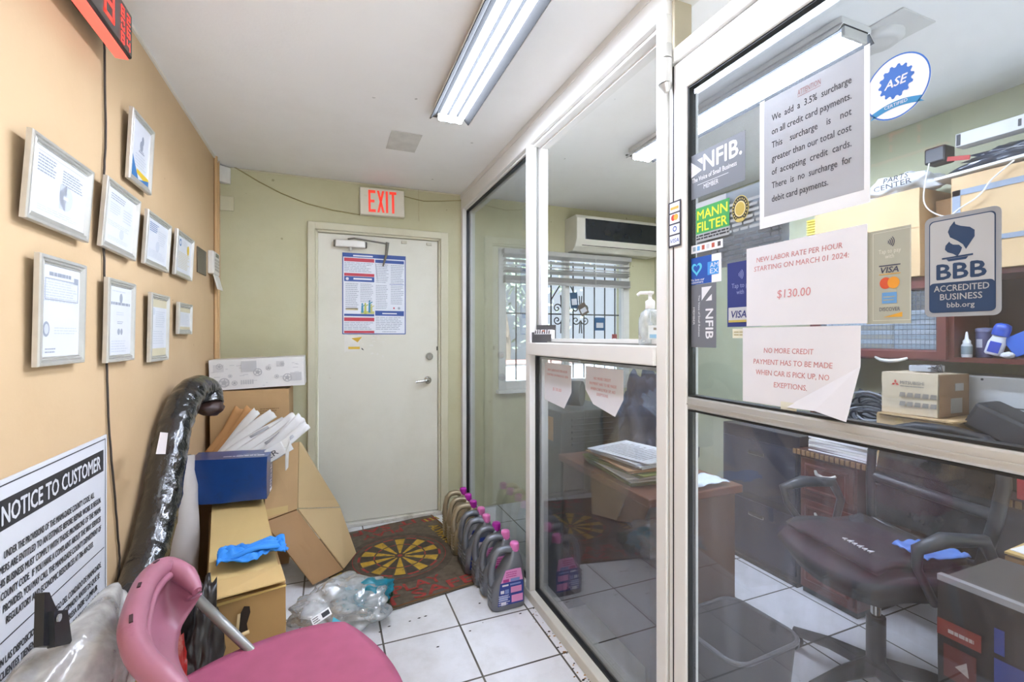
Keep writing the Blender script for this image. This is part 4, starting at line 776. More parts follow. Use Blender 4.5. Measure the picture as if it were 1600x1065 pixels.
b = MB(); b.blob((-.352, 1.585, .28), (.055, .075, .29), .35, 5, 0, 4, 4., flat=.002, ridge=True); b.build('bag_body', M('#221c1a', .3, var=.3, scale=12, bump=.6), t)
t = thing('red_packet', 'torn red and white plastic packet behind the chair back', 'packet', (-.40, 1.42, .0))
b = MB(); b.blob((-.385, 1.455, .26), (.038, .04, .30), .35, 5, 0, 4, 6., flat=.002, ridge=True); b.build('packet_body', M('#a8221d', .35, var=.3, scale=9, bump=.4, dirt='#d8c7b5', dscale=7, dthr=.52), t)

# pink plastic chair in front
t = thing('plastic_chair', 'dusty pink plastic chair with grey metal legs in the foreground', 'chair', (-.12, 1.18, 0))
PINK = M('#9d6374', .42, var=.10, scale=8, dirt='#8c4f64', dscale=30, dthr=.6); PINKS = M('#9e4d69', .5, var=.08, scale=20)
def curve(pts, a):                                   # smooth run through the listed points, a from 0 to 1
    f = a * (len(pts) - 1); i = min(int(f), len(pts) - 2); t = f - i
    p = [pts[max(0, i - 1)], pts[i], pts[i + 1], pts[min(len(pts) - 1, i + 2)]]
    return .5 * ((2 * p[1]) + (p[2] - p[0]) * t + (2 * p[0] - 5 * p[1] + 4 * p[2] - p[3]) * t * t + (3 * p[1] - p[0] - 3 * p[2] + p[3]) * t ** 3)
TOP = [P(u, v, Z=z) for u, v, z in ((314, 922, .685), (296, 898, .71), (264, 884, .735), (234, 910, .745), (216, 965, .74), (217, 1000, .725), (234, 1032, .705), (264, 1058, .685), (300, 1082, .665))]
BOT = [P(u, v, Z=z) for u, v, z in ((316, 926, .67), (304, 945, .645), (290, 967, .62), (280, 988, .60), (276, 1008, .59), (277, 1028, .585), (283, 1046, .59), (292, 1062, .60), (304, 1085, .62))]
def backfn(i, j): return curve(BOT, 1 - i).lerp(curve(TOP, 1 - i), j) + Vector((-.025, .0, -.012)) * math.sin(j * PI)
MB().shell(backfn, 40, 14, .008).build('backrest', PINK, t)
rim = [curve(TOP, 1 - i / 40) + Vector((-.008, 0, 0)) for i in range(41)]
MB().tube(rim, [.011 + .012 * min(1, min(i, 40 - i) / 5) for i in range(41)], 12).build('backrest_rim', PINK, t)
r2 = [curve(TOP, 1 - i / 40).lerp(curve(BOT, 1 - i / 40), .16) + Vector((.004, -.004, .002)) for i in range(3, 38)]
MB().tube(r2, .0085, 8).build('rim_bead', PINK, t)
for a in (.30, .42, .55):
    p = curve(TOP, a) + Vector((-.008, -.004, .0225)); T = frame(p, curve(TOP, a + .03) - curve(TOP, a - .03), (1, 0, .1)); MB().box(-.010, .010, -.003, .003, -.003, .002, 0, 0, T).build('rim_slot', M('#3c2229', .8), t)
fd = Vector((.96, .285, 0)); sd = Vector((-.285, .96, 0)); sc = Vector((-.095, 1.175, .445))
def seatfn(i, j):                                    # rounded square outline, slightly dished
    x, y = i * 2 - 1, j * 2 - 1; k = math.sqrt(max(0, 1 - .34 * y * y)); l = math.sqrt(max(0, 1 - .34 * x * x)); X_, Y_ = x * k, y * l
    return sc + fd * (X_ * .255) + sd * (Y_ * .265) + Vector((0, 0, .018 * (X_ * X_ * .2 + Y_ * Y_ * .6) - .03 * max(0, X_ - .6) ** 2 * 3))
MB().shell(seatfn, 24, 24, .016).build('seat', PINKS, t)
GREYM = M('#8f8f8b', .4, .5, .05)
for sy, bend in ((1, .0), (-1, .0)):
    for sx in (-1, 1):
        p = sc + fd * (.16 * sx) + sd * (.19 * sy); top = Vector((p.x, p.y, .43)); ft = top + fd * (.07 * sx) + sd * (.03 * sy); ft.z = 0.0
        MB().tube([top, ft], .0125, 12).build('leg', GREYM, t)
for sy in (1, -1):
    p = sc + sd * (.21 * sy); q0 = Vector((-.335, 1.465, .60)) if sy > 0 else Vector((-.245, 1.0, .60)); q1 = Vector((-.17, 1.395, .43)) if sy > 0 else sc - sd * .2 + fd * .05 + Vector((0, 0, -.02))
    MB().tube([q0 + Vector((0, 0, .02)), q0, q0.lerp(q1, .5), q1, q1 + fd * .15 - Vector((0, 0, .01))], .0125, 12).build('back_support', GREYM, t)

# ================================================================== NOTICES AND STICKERS ON THE STOREFRONT
XS = XD - .003
def on_glass(px, X, off=.0006):                       # left-top, right-top, right-bottom, left-bottom pixels -> local frame, width, height
    q = [P(u, v, X=X) for u, v in px]; yl = (q[0].y + q[3].y) / 2; yr = (q[1].y + q[2].y) / 2; zt = (q[0].z + q[1].z) / 2; zb = (q[2].z + q[3].z) / 2
    return frame((X - off, yl, zb), (0, -1, 0), (0, 0, 1)), yl - yr, zt - zb
def sheet(px, X=XS, th=.0006, off=.0006, mat=0):
    T, w_, h_ = on_glass(px, X, off); b = MB(); b.box(0, w_, 0, h_, 0, th, mat, 0, T); return b, T, w_, h_
GREYS = M('#6d7078', .5, var=.03); STW = M('#e2e3e8', .5, var=.02)
def arrow(b, x, y, s_, m, T, z, fl=1):                # white triangle with a second small one
    b.poly([(x, y, z), (x + s_ * .95, y + s_ * .25, z), (x, y + s_ * 1.05, z)], m, T); b.poly([(x + s_ * .55, y + s_ * 1.02, z), (x + s_ * 1.0, y + s_ * 1.05, z), (x + s_ * 1.0, y + s_ * .62, z)], m, T)
# grey NFIB sticker
b, T, w_, h_ = sheet([(1078, 245), (1165, 204), (1165, 281), (1078, 314)]); z = .0011
arrow(b, .006, h_ * .5, .042, 1, T, z); b.text('NFIB.', .052, h_ * .56, .045, 1, T, w=w_ - .062, al='l', bold=.03, z=z); b.text('The Voice of Small Business', .01, h_ * .37, .013, 1, T, w=w_ - .035, al='l', bold=.02, z=z)
b.rect(.03, w_ - .05, h_ * .28, h_ * .29, z, 1, T); b.text('MEMBER', w_ * .42, h_ * .15, .013, 1, T, w=.05, z=z); b.build('square_sticker', [GREYS, STW], None, 'dark grey NFIB member sticker at the upper left of the door glass', 'sticker', 'stickers on the door glass')
# large surcharge notice in a clear sleeve
T, w_, h_ = on_glass([(1195, 165), (1350, 70), (1352, 295), (1195, 340)], XS, .0012); b = MB()
b.box(0, w_, 0, h_, 0, .0008, 0, 0, T); b.box(-.012, .0, -.012, h_ + .004, -.0002, .0006, 2, 0, T).box(w_, w_ + .010, -.012, h_ + .004, -.0002, .0006, 2, 0, T).box(-.012, w_ + .01, -.026, -.0, -.0002, .0005, 2, 0, T); z = .0013
b.text('ATTENTION', w_ * .5, h_ * .905, .0125, 3, T, w=.05, z=z); b.rect(w_ * .5 - .025, w_ * .5 + .025, h_ * .892, h_ * .896, z, 3, T)
for k, s_ in enumerate(['We  add  a  3.5%  surcharge', 'on all credit card payments.', 'This    surcharge    is    not', 'greater than our total cost', 'of  accepting  credit  cards.', 'There  is  no  surcharge  for', 'debit card payments.']):
    b.text(s_, .02, h_ * (.80 - .115 * k), .0150, 1, T, w=(w_ - .042) * (.74 if k == 6 else 1), al='l', bold=.012, z=z)
b.build('surcharge_notice', [M('#a2a5ab', .4, var=.03, coat=.3), M('#3f4046', .7), M('#dfe2e6', .3, var=.03, coat=.4), M('#9a6f70', .7)], None, 'large notice in a plastic sleeve about the card payment surcharge', 'paper notice')
# ASE oval
T, w_, h_ = on_glass([(1351, 160), (1450, 110), (1450, 110), (1351, 160)], XS, .0006); cy = P(1400.5, 136, X=XS); T = frame((XS - .0006, cy.y, cy.z), (0, -1, 0), (0, 0, 1)); b = MB(); z = .0009
rx, ry = .0515, .056
b.prism([(rx * math.cos(k * PI / 24), ry * math.sin(k * PI / 24)) for k in range(48)], 0, .0006, 0, T); b.disc(0, 0, rx, ry, z, 1, T, 48, .955)
gear = []
for k in range(56):
    a = k * 2 * PI / 56; r = .030 if (k % 4) < 2 else .0255; gear.append((r * math.cos(a) * .93, .010 + r * math.sin(a), z))
b.poly(gear, 1, T); b.text('ASE', 0, .002, .0155, 0, T, w=.036, bold=.03, shear=.25, z=z + .0004)
for k in range(10):
    x0 = -.03 + k * .006; f = lambda x: -.030 - .25 * (x / .03) ** 2 * .02
    b.poly([(x0, f(x0) - .006, z), (x0 + .006, f(x0 + .006) - .006, z), (x0 + .006, f(x0 + .006) + .005, z), (x0, f(x0) + .005, z)], 2, T)
b.text('CERTIFIED', 0, -.0335, .006, 0, T, w=.036, z=z + .0004); b.poly([(-.042, -.044, z), (-.03, -.041, z), (-.03, -.03, z), (-.040, -.033, z), (-.036, -.038, z)], 2, T); b.poly([(.042, -.044, z), (.03, -.041, z), (.03, -.03, z), (.040, -.033, z), (.036, -.038, z)], 2, T)
b.build('oval_sticker', [STW, M('#2f68bd', .45), M('#2f86bd', .45)], None, 'white oval ASE certified sticker with a blue gear, top of the door', 'sticker', 'stickers on the door glass')
# old faded notice showing through the glass
b, T, w_, h_ = sheet([(1086, 322), (1230, 262), (1230, 380), (1086, 440)], XS, .0004, -.0002 - .006)
b2 = MB(); z = -.0002
T = frame((XD + .0034, T[1][3], T[2][3]), (0, -1, 0), (0, 0, 1)); b2.box(0, w_, 0, h_, -.0004 - .0004, -.0002, 0, 0, T)
b2.build('faded_notice', [M('#d2d5d6', .6, var=.05)], None, 'faded grey customer notice taped inside the door glass', 'paper notice')
b = MB(); T = frame((XS - .0003, T[1][3], T[2][3]), (0, -1, 0), (0, 0, 1)); b.lines(.03, w_ - .015, h_ - .03, h_ * .42, 6, 0, T, .0002, .5, .08); b.lines(.06, w_ - .004, h_ * .4, .012, 5, 1, T, .0002, .62, .05)
tag(b.build('faded_print', [M('#a4a9ad', .7), M('#63676e', .7)], bpy.data.objects['faded_notice']))
# MANN FILTER
b, T, w_, h_ = sheet([(1088, 327), (1140, 308), (1140, 352), (1088, 367)]); z = .0011
b.text('MANN', w_ / 2, h_ * .54, h_ * .36, 1, T, w=w_ * .9, bold=.03, z=z); b.text('FILTER', w_ / 2, h_ * .08, h_ * .36, 1, T, w=w_ * .9, bold=.03, z=z); b.box(0, w_, -.022, -.001, 0, .0005, 2, 0, T); b.lines(.002, w_, -.003, -.018, 2, 3, T, z, .6, .02); b.box(.0, w_ - .01, h_, h_ + .014, 0, .0005, 2, 0, T)
b.build('brand_sticker', [M('#3f9a55', .45), M('#d8de3c', .45), M('#a7abb0', .5), INK], None, 'green and yellow MANN FILTER sticker on the door glass', 'sticker', 'stickers on the door glass')
cy = P(1157, 326, X=XS); T = frame((XS - .0006, cy.y, cy.z), (0, -1, 0), (0, 0, 1)); b = MB(); z = .0008
b.prism([(.0275 * math.cos(k * PI / 16) * .9, .033 * math.sin(k * PI / 16)) for k in range(32)], 0, .0005, 1, T); b.disc(0, 0, .0235, .031, z, 0, T, 36); b.disc(0, 0, .0165, .0195, z + .0003, 2, T); b.disc(0, 0, .0135, .0165, z + .0006, 3, T)
for k in range(20): a = k * PI / 10; b.rect(.0205 * math.cos(a) - .0012, .0205 * math.cos(a) + .0012, .0245 * math.sin(a) - .0018, .0245 * math.sin(a) + .0018, z + .0005, 1, T)
b.rect(-.012, .012, -.03, -.024, z + .0003, 1, T); b.build('seal_sticker', [M('#2c2a20', .5), M('#cdbb6a', .5), M('#d8cd9a', .5), M('#c0a956', .4, .2)], None, 'round black and gold association seal sticker beside the green sticker', 'sticker', 'stickers on the door glass')
# strip of card logos
b, T, w_, h_ = sheet([(1078, 384), (1130, 374), (1130, 389), (1078, 395)]); z = .0011
for x, m in ((.012, 1), (.026, 2), (.041, 3), (.056, 4), (.072, 3), (.09, 5)): b.rect(x * w_ / .105, (x + .009) * w_ / .105, .25 * h_, .8 * h_, z, m, T)
b.build('logo_strip', [STW, M('#8b9ba5', .5), M('#6aa8d8', .5), M('#b85a48', .5), M('#c5c5c8', .5), M('#53494a', .5)], None, 'white strip of tiny card logos above the blue heart sticker', 'sticker', 'stickers on the door glass')
# AMEX heart
b, T, w_, h_ = sheet([(1077, 404), (1128, 395), (1127, 439), (1077, 446)]); z = .0011
b.rect(0, w_ * .72, 0, h_, z - .0003, 1, T)
hp = lambda t: (w_ * .26 + .0014 * 16 * math.sin(t) ** 3 * .85, h_ * .58 + .00125 * (13 * math.cos(t) - 5 * math.cos(2 * t) - 2 * math.cos(3 * t) - math.cos(4 * t)))
hv = [(*hp(k * PI / 20), z) for k in range(40)]; b.poly(hv, 2, T); cx, cy_ = w_ * .26, h_ * .6; b.poly([(cx + (p[0] - cx) * .62, cy_ + (p[1] - cy_) * .6, z + .0003) for p in hv], 1, T)
b.rect(w_ * .6, w_ * .93, h_ * .28, h_ * .75, z, 3, T); b.text('AM', w_ * .8, h_ * .54, .013, 0, T, w=w_ * .24, z=z + .0004); b.text('EX', w_ * .8, h_ * .33, .013, 0, T, w=w_ * .24, z=z + .0004); b.text('We love our', .005, h_ * .13, .007, 0, T, w=w_ * .46, al='l', bold=.02, z=z); b.text('customers', .005, h_ * .04, .007, 0, T, w=w_ * .42, al='l', bold=.02, z=z)
b.build('heart_sticker', [STW, M('#2450a4', .45), M('#5fc3dd', .45), M('#3f8fd8', .45)], None, 'blue heart sticker reading We love our customers by the door stile', 'sticker', 'stickers on the door glass')
# vertical NFIB
b, T, w_, h_ = sheet([(1078, 446), (1120, 441), (1119, 542), (1079, 543)]); z = .0011
b.text('NFIB', w_ * .62, h_ * .37, .027, 1, T, w=h_ * .46, bold=.03, z=z, rot=-PI / 2); b.text('The Voice of Small Business', w_ * .34, h_ * .5, .007, 1, T, w=h_ * .66, z=z, rot=-PI / 2); b.text('MEMBER', w_ * .13, h_ * .5, .007, 1, T, w=h_ * .28, z=z, rot=-PI / 2)
b.poly([(w_ * .47, h_ * .86, z), (w_ * .82, h_ * .95, z), (w_ * .47, h_ * .95, z)][::-1] if 0 else [(w_ * .47, h_ * .74, z), (w_ * .85, h_ * .95, z), (w_ * .47, h_ * .95, z)], 1, T); b.poly([(w_ * .62, h_ * .73, z), (w_ * .85, h_ * .73, z), (w_ * .85, h_ * .83, z)], 1, T)
b.build('upright_sticker', [GREYS, STW], None, 'grey NFIB sticker turned on its side below the blue heart', 'sticker', 'stickers on the door glass')
# tap to pay stickers
def waves(b, x, y, s_, m, T, z):
    for r in (.35, .6, .85, 1.1): b.disc(x, y, s_ * r, s_ * r, z, m, T, 8, 1 - .11 / r, -.75, .75)
b, T, w_, h_ = sheet([(1137, 410), (1190, 404), (1190, 508), (1137, 512)], XS, .0005, .0005); z = .001
waves(b, w_ * .32, h_ * .8, .016, 1, T, z); b.text('Tap to pay', w_ * .45, h_ * .6, .012, 1, T, w=w_ * .62, z=z); b.text('with', w_ * .4, h_ * .5, .012, 1, T, w=w_ * .22, z=z); b.rect(.004, w_ * .95, .07 * h_, .3 * h_, z, 2, T); b.rect(.004, w_ * .95, .07 * h_, .105 * h_, z + .0003, 3, T); b.text('VISA', w_ * .36, h_ * .14, .018, 4, T, w=w_ * .45, bold=.03, shear=.2, z=z + .0004)
b.build('tap_sticker', [M('#2c3878', .45), M('#8f98c4', .5), M('#b9bcc2', .45), M('#b4a355', .5), M('#28306e', .5)], None, 'dark blue Tap to pay sticker half hidden under the labor rate notice', 'sticker', 'stickers on the door glass')
b, T, w_, h_ = sheet([(1145, 514), (1200, 512), (1200, 527), (1145, 529)], XS, .0004, .0004); b.lines(.005, w_, h_ * .8, h_ * .2, 2, 1, T, .0009); b.build('paper_slip', [M('#d9d6c2', .6), M('#a9a27a', .6)], None, 'small cream printed slip under the paper notices', 'sticker', 'stickers on the door glass')
b, T, w_, h_ = sheet([(1353, 362), (1423, 353), (1425, 503), (1356, 508)], XS, .0005, .0005); z = .001; b.ring(w_ * .84, h_ * .94, [(0, z), (.0008, z)], 1, T @ Matrix.Translation((.011, .006, 0)))
waves(b, w_ * .47, h_ * .86, .012, 2, T, z); b.text('Tap to pay', w_ * .54, h_ * .745, .008, 1, T, w=w_ * .5, z=z); b.text('with', w_ * .54, h_ * .69, .008, 1, T, w=w_ * .2, z=z)
b.rect(w_ * .3, w_ * .78, h_ * .608, h_ * .62, z, 2, T); b.text('VISA', w_ * .54, h_ * .54, .0105, 2, T, w=w_ * .4, bold=.03, shear=.2, z=z); b.rect(w_ * .3, w_ * .78, h_ * .52, h_ * .528, z, 3, T)
b.disc(w_ * .45, h_ * .43, .0095, .0105, z, 4, T); b.disc(w_ * .63, h_ * .43, .0095, .0105, z + .0003, 5, T); b.rect(w_ * .37, w_ * .7, h_ * .215, h_ * .33, z, 6, T); b.lines(w_ * .4, w_ * .68, h_ * .3, h_ * .235, 2, 0, T, z + .0003)
b.text('DISCOVER', w_ * .54, h_ * .135, .007, 2, T, w=w_ * .46, z=z); b.poly([(w_ * .4, h_ * .07, z), (w_ * .82, h_ * .07, z), (w_ * .82, h_ * .12, z)], 3, T)
b.build('payment_sticker', [M('#a3a496', .45), M('#c9cabd', .5), M('#3b3f56', .5), M('#cf9a35', .5), M('#c8502f', .5), M('#d8912f', .5), M('#5f93c6', .5)], None, 'tall khaki Tap to pay sticker with card logos, right of the labor rate notice', 'sticker', 'stickers on the door glass')
# BBB
T, w_, h_ = on_glass([(1442, 341), (1565, 322), (1566, 490), (1449, 497)], XS, .0005); b = MB(); z = .001
rr = [(p[0], p[1]) for p in rrect(w_, h_, w_ / 2, h_ / 2, 0, 5, .1)]; b.prism(rr, 0, .0005, 0, T); r2 = rrect(w_ * .87, h_ * .92, w_ / 2, h_ / 2, z - .0003, 5, .08); b.poly(r2, 1, T); r2 = rrect(w_ * .84, h_ * .9, w_ / 2, h_ / 2, z, 5, .08); b.poly(r2, 2, T)
b.poly([p[:2] + (z + .0003,) for p in rrect(w_ * .85, h_ * .29, w_ / 2, h_ * .19, 0, 5, .12)], 1, T)
def swoosh(b, pts, m): b.poly([(x * w_, y * h_, z + .0003) for x, y in pts], m, T)
swoosh(b, [(.42, .925), (.36, .88), (.33, .83), (.36, .775), (.46, .73), (.53, .69), (.57, .64), (.62, .69), (.68, .75), (.68, .81), (.62, .845), (.5, .87), (.43, .895)], 1)
swoosh(b, [(.35, .735), (.30, .70), (.29, .66), (.33, .63), (.40, .61), (.46, .58), (.50, .62), (.52, .66), (.48, .69), (.40, .70), (.36, .72)], 1)
swoosh(b, [(.25, .565), (.66, .575), (.66, .592), (.25, .58)], 1); swoosh(b, [(.34, .54), (.57, .545), (.60, .57), (.31, .565)], 1)
b.text('BBB', w_ / 2, h_ * .37, h_ * .155, 1, T, w=w_ * .64, bold=.04, z=z + .0004); b.text('ACCREDITED', w_ / 2, h_ * .25, h_ * .062, 2, T, w=w_ * .72, bold=.02, z=z + .0008); b.text('BUSINESS', w_ / 2, h_ * .165, h_ * .062, 2, T, w=w_ * .55, bold=.02, z=z + .0008); b.text('bbb.org', w_ / 2, h_ * .09, h_ * .05, 2, T, w=w_ * .36, bold=.02, z=z + .0008)
b.build('bureau_sticker', [M('#8f9297', .45), M('#1f3a5c', .45), M('#a9abae', .45)], None, 'grey and navy BBB Accredited Business sticker on the right of the door', 'sticker', 'stickers on the door glass')
# labor rate and no more credit papers
def letter(px, rows, label, corner, X=XS, cut=None):
    T, w_, h_ = on_glass(px, X, .003); b = MB(); z = .0016
    if corner: b.poly([(0, 0, .0012), (w_ * .42, 0, .0012), (w_ * .998, h_ * .56, .0012), (w_, h_, .0012), (0, h_, .0012)], 0, T); b.panel([T @ Vector(p) for p in ((w_ * .42, 0, .0009), (w_ * .7, h_ * .02, .014), (w_ * .95, -h_ * .04, .022), (w_ * .998, h_ * .56, .0009))], .0006, 0); b.panel([T @ Vector(p) for p in ((0, 0, .0008), (w_ * .42, 0, .0008), (w_ * .998, h_ * .56, .0008), (w_, h_, .0008), (0, h_, .0008))], .0006, 0)
    elif cut: b.prism([(p[0] * w_, p[1] * h_) for p in cut], .0002, .0012, 0, T)
    else: b.box(0, w_, 0, h_, .0002, .0012, 0, 0, T)
    for s_, x, y, hh, ww in rows: b.text(s_, w_ * x, h_ * y, hh, 1, T, w=w_ * ww, bold=.004, z=z, shear=.08)
    if corner: b.box(w_ * .38, w_ * .52, -.016, .012, .0014, .0018, 2, 0, T)
    return b.build('paper_notice', [M('#d6d5da', .75, var=.025, scale=12), M('#c9888c', .8), M('#d8d6c6', .3)], None, label, 'paper notice', 'paper notices taped to the storefront')
letter([(1170, 389), (1358, 349), (1356, 503), (1167, 511)], [('NEW LABOR RATE PER HOUR', .47, .80, .0118, .73), ('STARTING ON MARCH 01 2024:', .48, .69, .0118, .8), ('$130.00', .45, .33, .019, .29)], 'white labor rate notice taped to the door glass, the upper of two', False)
letter([(1165, 513), (1350, 507), (1344, 650), (1160, 628)], [('NO MORE CREDIT', .44, .67, .0122, .44), ('PAYMENT HAS TO BE MADE', .46, .52, .0122, .69), ('WHEN CAR IS PICK UP, NO', .46, .38, .0122, .64), ('EXEPTIONS.', .46, .235, .0122, .29)], 'white no more credit notice with a curling corner on the door glass', True)
letter([(854, 567), (897, 570), (891, 628), (850, 632)], [('NEW LABOR RATE PER HOUR', .5, .80, .0105, .73), ('STARTING ON MARCH 01 2024:', .5, .68, .0105, .8), ('$130.00', .5, .32, .015, .32)], 'labor rate paper on the low storefront pane, left of its pair', False, XG - .003, ((0, .03), (.75, -.06), (1, .36), (1, 1), (0, 1)))
letter([(915, 572), (979, 577), (972, 640), (918, 630)], [('NO MORE CREDIT', .47, .66, .0112, .46), ('PAYMENT HAS TO BE MADE', .48, .52, .0112, .72), ('WHEN CAR IS PICK UP, NO', .48, .38, .0112, .66), ('EXEPTIONS.', .48, .25, .0112, .31)], 'no more credit paper on the low storefront pane, right of its pair', False, XG - .003, ((.22, .0), (.8, -.18), (1, .28), (1, 1), (0, 1), (0, .35)))
# card logo strip on the post
q = [P(u, v, X=X0 - .0008) for u, v in ((1043, 318), (1061, 312), (1061, 383), (1043, 388))]; T = frame((X0 + .004, q[0].y, q[3].z), (0, -1, 0), (0, 0, 1)); w_, h_ = .05, .132; b = MB(); b.box(0, w_, 0, h_, 0, .0006, 0, .0, T); z = .001
for k in range(4): b.rect(.005, w_ - .005, .006 + k * .0315, .033 + k * .0315, z, 1, T)
b.rect(.008, w_ - .008, .108, .116, z + .0003, 5, T); b.disc(.02, .085, .009, .009, z + .0003, 2, T); b.disc(.031, .085, .009, .009, z + .0006, 3, T); b.disc(.026, .052, .008, .008, z + .0003, 4, T, 20, .6); b.text('VISA', w_ / 2, .013, .012, 4, T, w=.034, bold=.02, shear=.2, z=z + .0003)
b.build('card_logo_sticker', [M('#33303a', .5), STW, M('#c7402f', .5), M('#e0a23a', .5), M('#2d4fa0', .5), M('#c9a24a', .5)], None, 'upright strip of four card logos on the door stile', 'sticker')

# things standing on the storefront rail
t = thing('card_holder', 'clear card holder with business cards at the left end of the rail', 'card holder', (XP + .045, 1.98, 1.272)); T = TR((XP + .045, 1.985, 1.272), rz=math.radians(-60))
MB().box(-.055, .055, -.03, .03, 0, .004, 0, .001, T).box(-.055, .055, -.03, -.027, .004, .04, 0, 0, T).box(-.055, .055, .01, .013, .004, .085, 0, 0, T).box(-.055, -.052, -.03, .013, .004, .05, 0, 0, T).build('holder', M('#4a494b', .25, coat=.5), t)
b = MB(); b.box(-.05, .05, -.022, .006, .005, .06, 0, 0, T @ Matrix.Rotation(-.15, 4, 'X')); F = T @ Matrix.Rotation(-.15, 4, 'X') @ frame((-.05, -.0225, .005), (1, 0, 0), (0, 0, 1)); R_ = random.Random(2)
for k in range(7): x = .004 + k * .013; b.rect(x, x + .006, .035, .05 + .004 * (k % 3), .0006, 1, F)
b.rect(.045, .06, .045, .052, .0006, 2, F); b.build('business_cards', [M('#e4e2e0', .5), M('#3b3638', .6), M('#b56a4a', .6)], t)
bp = P(1014, 537, X=.985); t = thing('soap_bottle', 'clear pump bottle of hand sanitizer on the rail by the door post', 'bottle', (.99, bp.y - .0, 1.272)); T = TR((.99, bp.y, 1.272))
MB().loft([rrect(.075 * k, .055 * k, 0, 0, z, 5, .4) for k, z in ((.9, 0), (1, .006), (1, .075), (.97, .09), (.8, .108), (.5, .118), (.34, .122))], 0, True, T).build('bottle_body', film_mat('sanitizer', '#dfe6ea', .45, .5, .08), t)
MB().lathe([(.014, .12), (.0155, .122), (.0155, .146), (.009, .15), (.006, .152), (.006, .168), (.011, .17), (.012, .178), (.001, .18)], 16, 0, T).tube([T @ Vector((0, 0, .174)), T @ Vector((-.02, .025, .175)), T @ Vector((-.026, .034, .168))], .0055, 8).build('pump', M('#eceae8', .4), t)
MB().tube([T @ Vector((0, 0, .12)), T @ Vector((.004, .004, .02))], .003, 6).build('dip_tube', M('#d5d9dc', .4), t)
b = MB(); F = T @ frame((-.0305, -.0285, .02), (1, 0, 0), (0, 0, 1)); b.box(0, .06, 0, .045, 0, .0006, 0, 0, F); b.rect(.02, .055, .03, .038, .001, 1, F); b.rect(.005, .055, .004, .016, .001, 2, F); b.build('bottle_label', [M('#e5e6e4', .5), M('#8a7d6d', .6), M('#8fb6cf', .5)], t)

# ================================================================== OFFICE
# air conditioner over the window
t = thing('air_conditioner', 'white split air conditioner with a dark front over the office window', 'air conditioner', (2.2, YB - .1, 1.99))
ax0, ax1, az0, az1 = 1.80, 2.62, 1.985, 2.262; prof = [(0, 0), (.13, 0), (.17, .03), (.2, .09), (.2, .25), (.18, az1 - az0), (0, az1 - az0)]
b = MB(); b.prism([(p[0], p[1]) for p in prof], 0, ax1 - ax0, 0, frame((ax0, YB - .001, az0), (0, -1, 0), (0, 0, 1)) @ Matrix.Rotation(0, 4, 'Z'), .006)
for v in b.v: v.x = 2 * ax0 - v.x if v.x < ax0 - 1e-6 else v.x
b.build('ac_body', M('#dad6c8', .45), t)
bx(ax0 + .075, ax1 - .02, YB - .206, YB - .2, az0 + .085, az1 - .03, 0, .002).build('front_panel', M('#20242a', .12, spec=.6), t, 'glossy dark front panel')
MB().box(ax0 + .05, ax1 - .02, YB - .19, YB - .14, az0 + .03, az0 + .034, 0, 0).build('louver', M('#e2ded0', .5), t); bx(ax0 + .06, ax1 - .03, YB - .178, YB - .172, az0 + .038, az0 + .07).build('air_slot', M('#4b483d', .7), t)
# blind
t = thing('venetian_blind', 'white venetian blind pulled halfway up the office window', 'blind', (1.82, YB - .04, 1.76)); b = MB(); R_ = random.Random(8)
for k in range(6):
    z = 1.80 + k * .03; a = .5 * (R_.random() - .3); b.box(WX0 + .0, WX1 - .0, -.024, .024, -.0015, .0015, 0, 0, TR((0, YB - .045, z + R_.uniform(-.004, .004)), rx=-.35 + a, ry=R_.uniform(-.006, .006)))
for k in range(7): z = 1.735 + k * .006; b.box(WX0, WX1, YB - .07, YB - .022, z, z + .003, 0)
b.build('slats', M('#a9a7a2', .5), t); bx(WX0 - .01, WX1 + .01, YB - .075, YB - .015, 1.94, 1.978, 0, .004).build('headrail', M('#aeaca6', .5), t); bx(WX0, WX1, YB - .072, YB - .02, 1.715, 1.734, 0, .004).build('bottom_rail', M('#a2a09b', .5), t)
for x in (1.62, 2.05): MB().tube([(x, YB - .075, 1.97), (x, YB - .076, 1.72)], .002, 6).build('cord', M('#c5c3bd', .6), t)
# wrought iron bars
t = thing('window_grille', 'black wrought iron grille with scrolls outside the office window', 'window grille', (1.82, YB + .09, WZ0)); IRON = M('#1d1e22', .5, .4); yg = YB + .09
for k in range(11): x = WX0 + .05 + k * .105; MB().tube([(x, yg, WZ0 + .03), (x, yg, WZ1 - .03)], .006, 6).build('bar', IRON, t)
for z in (1.49, 1.76): MB().tube([(WX0 + .001, yg, z), (WX1 - .001, yg, z)], .006, 6).build('crossbar', IRON, t)
def scroll(cx, cz, r, sx, sz):
    return [(cx + sx * r * (1 - k / 26) * math.cos(k * .36), yg, cz + sz * r * (1 - k / 26) * math.sin(k * .36)) for k in range(25)]
for cx in (1.823, 2.002):
    for sx in (-1, 1):
        for sz in (-1, 1): MB().tube([(cx + sx * .012, yg, 1.49 + sz * .16)] + scroll(cx + sx * .045, 1.49 + sz * .05, .04, -sx, sz), .005, 6).build('scroll', IRON, t)
MB().tube([(1.859, yg, 1.819), (1.715, yg, 1.599)], .005, 6).build('brace', IRON, t); MB().tube([(1.859, yg, 1.819), (1.977, yg, 1.595)], .005, 6).build('brace', IRON, t)
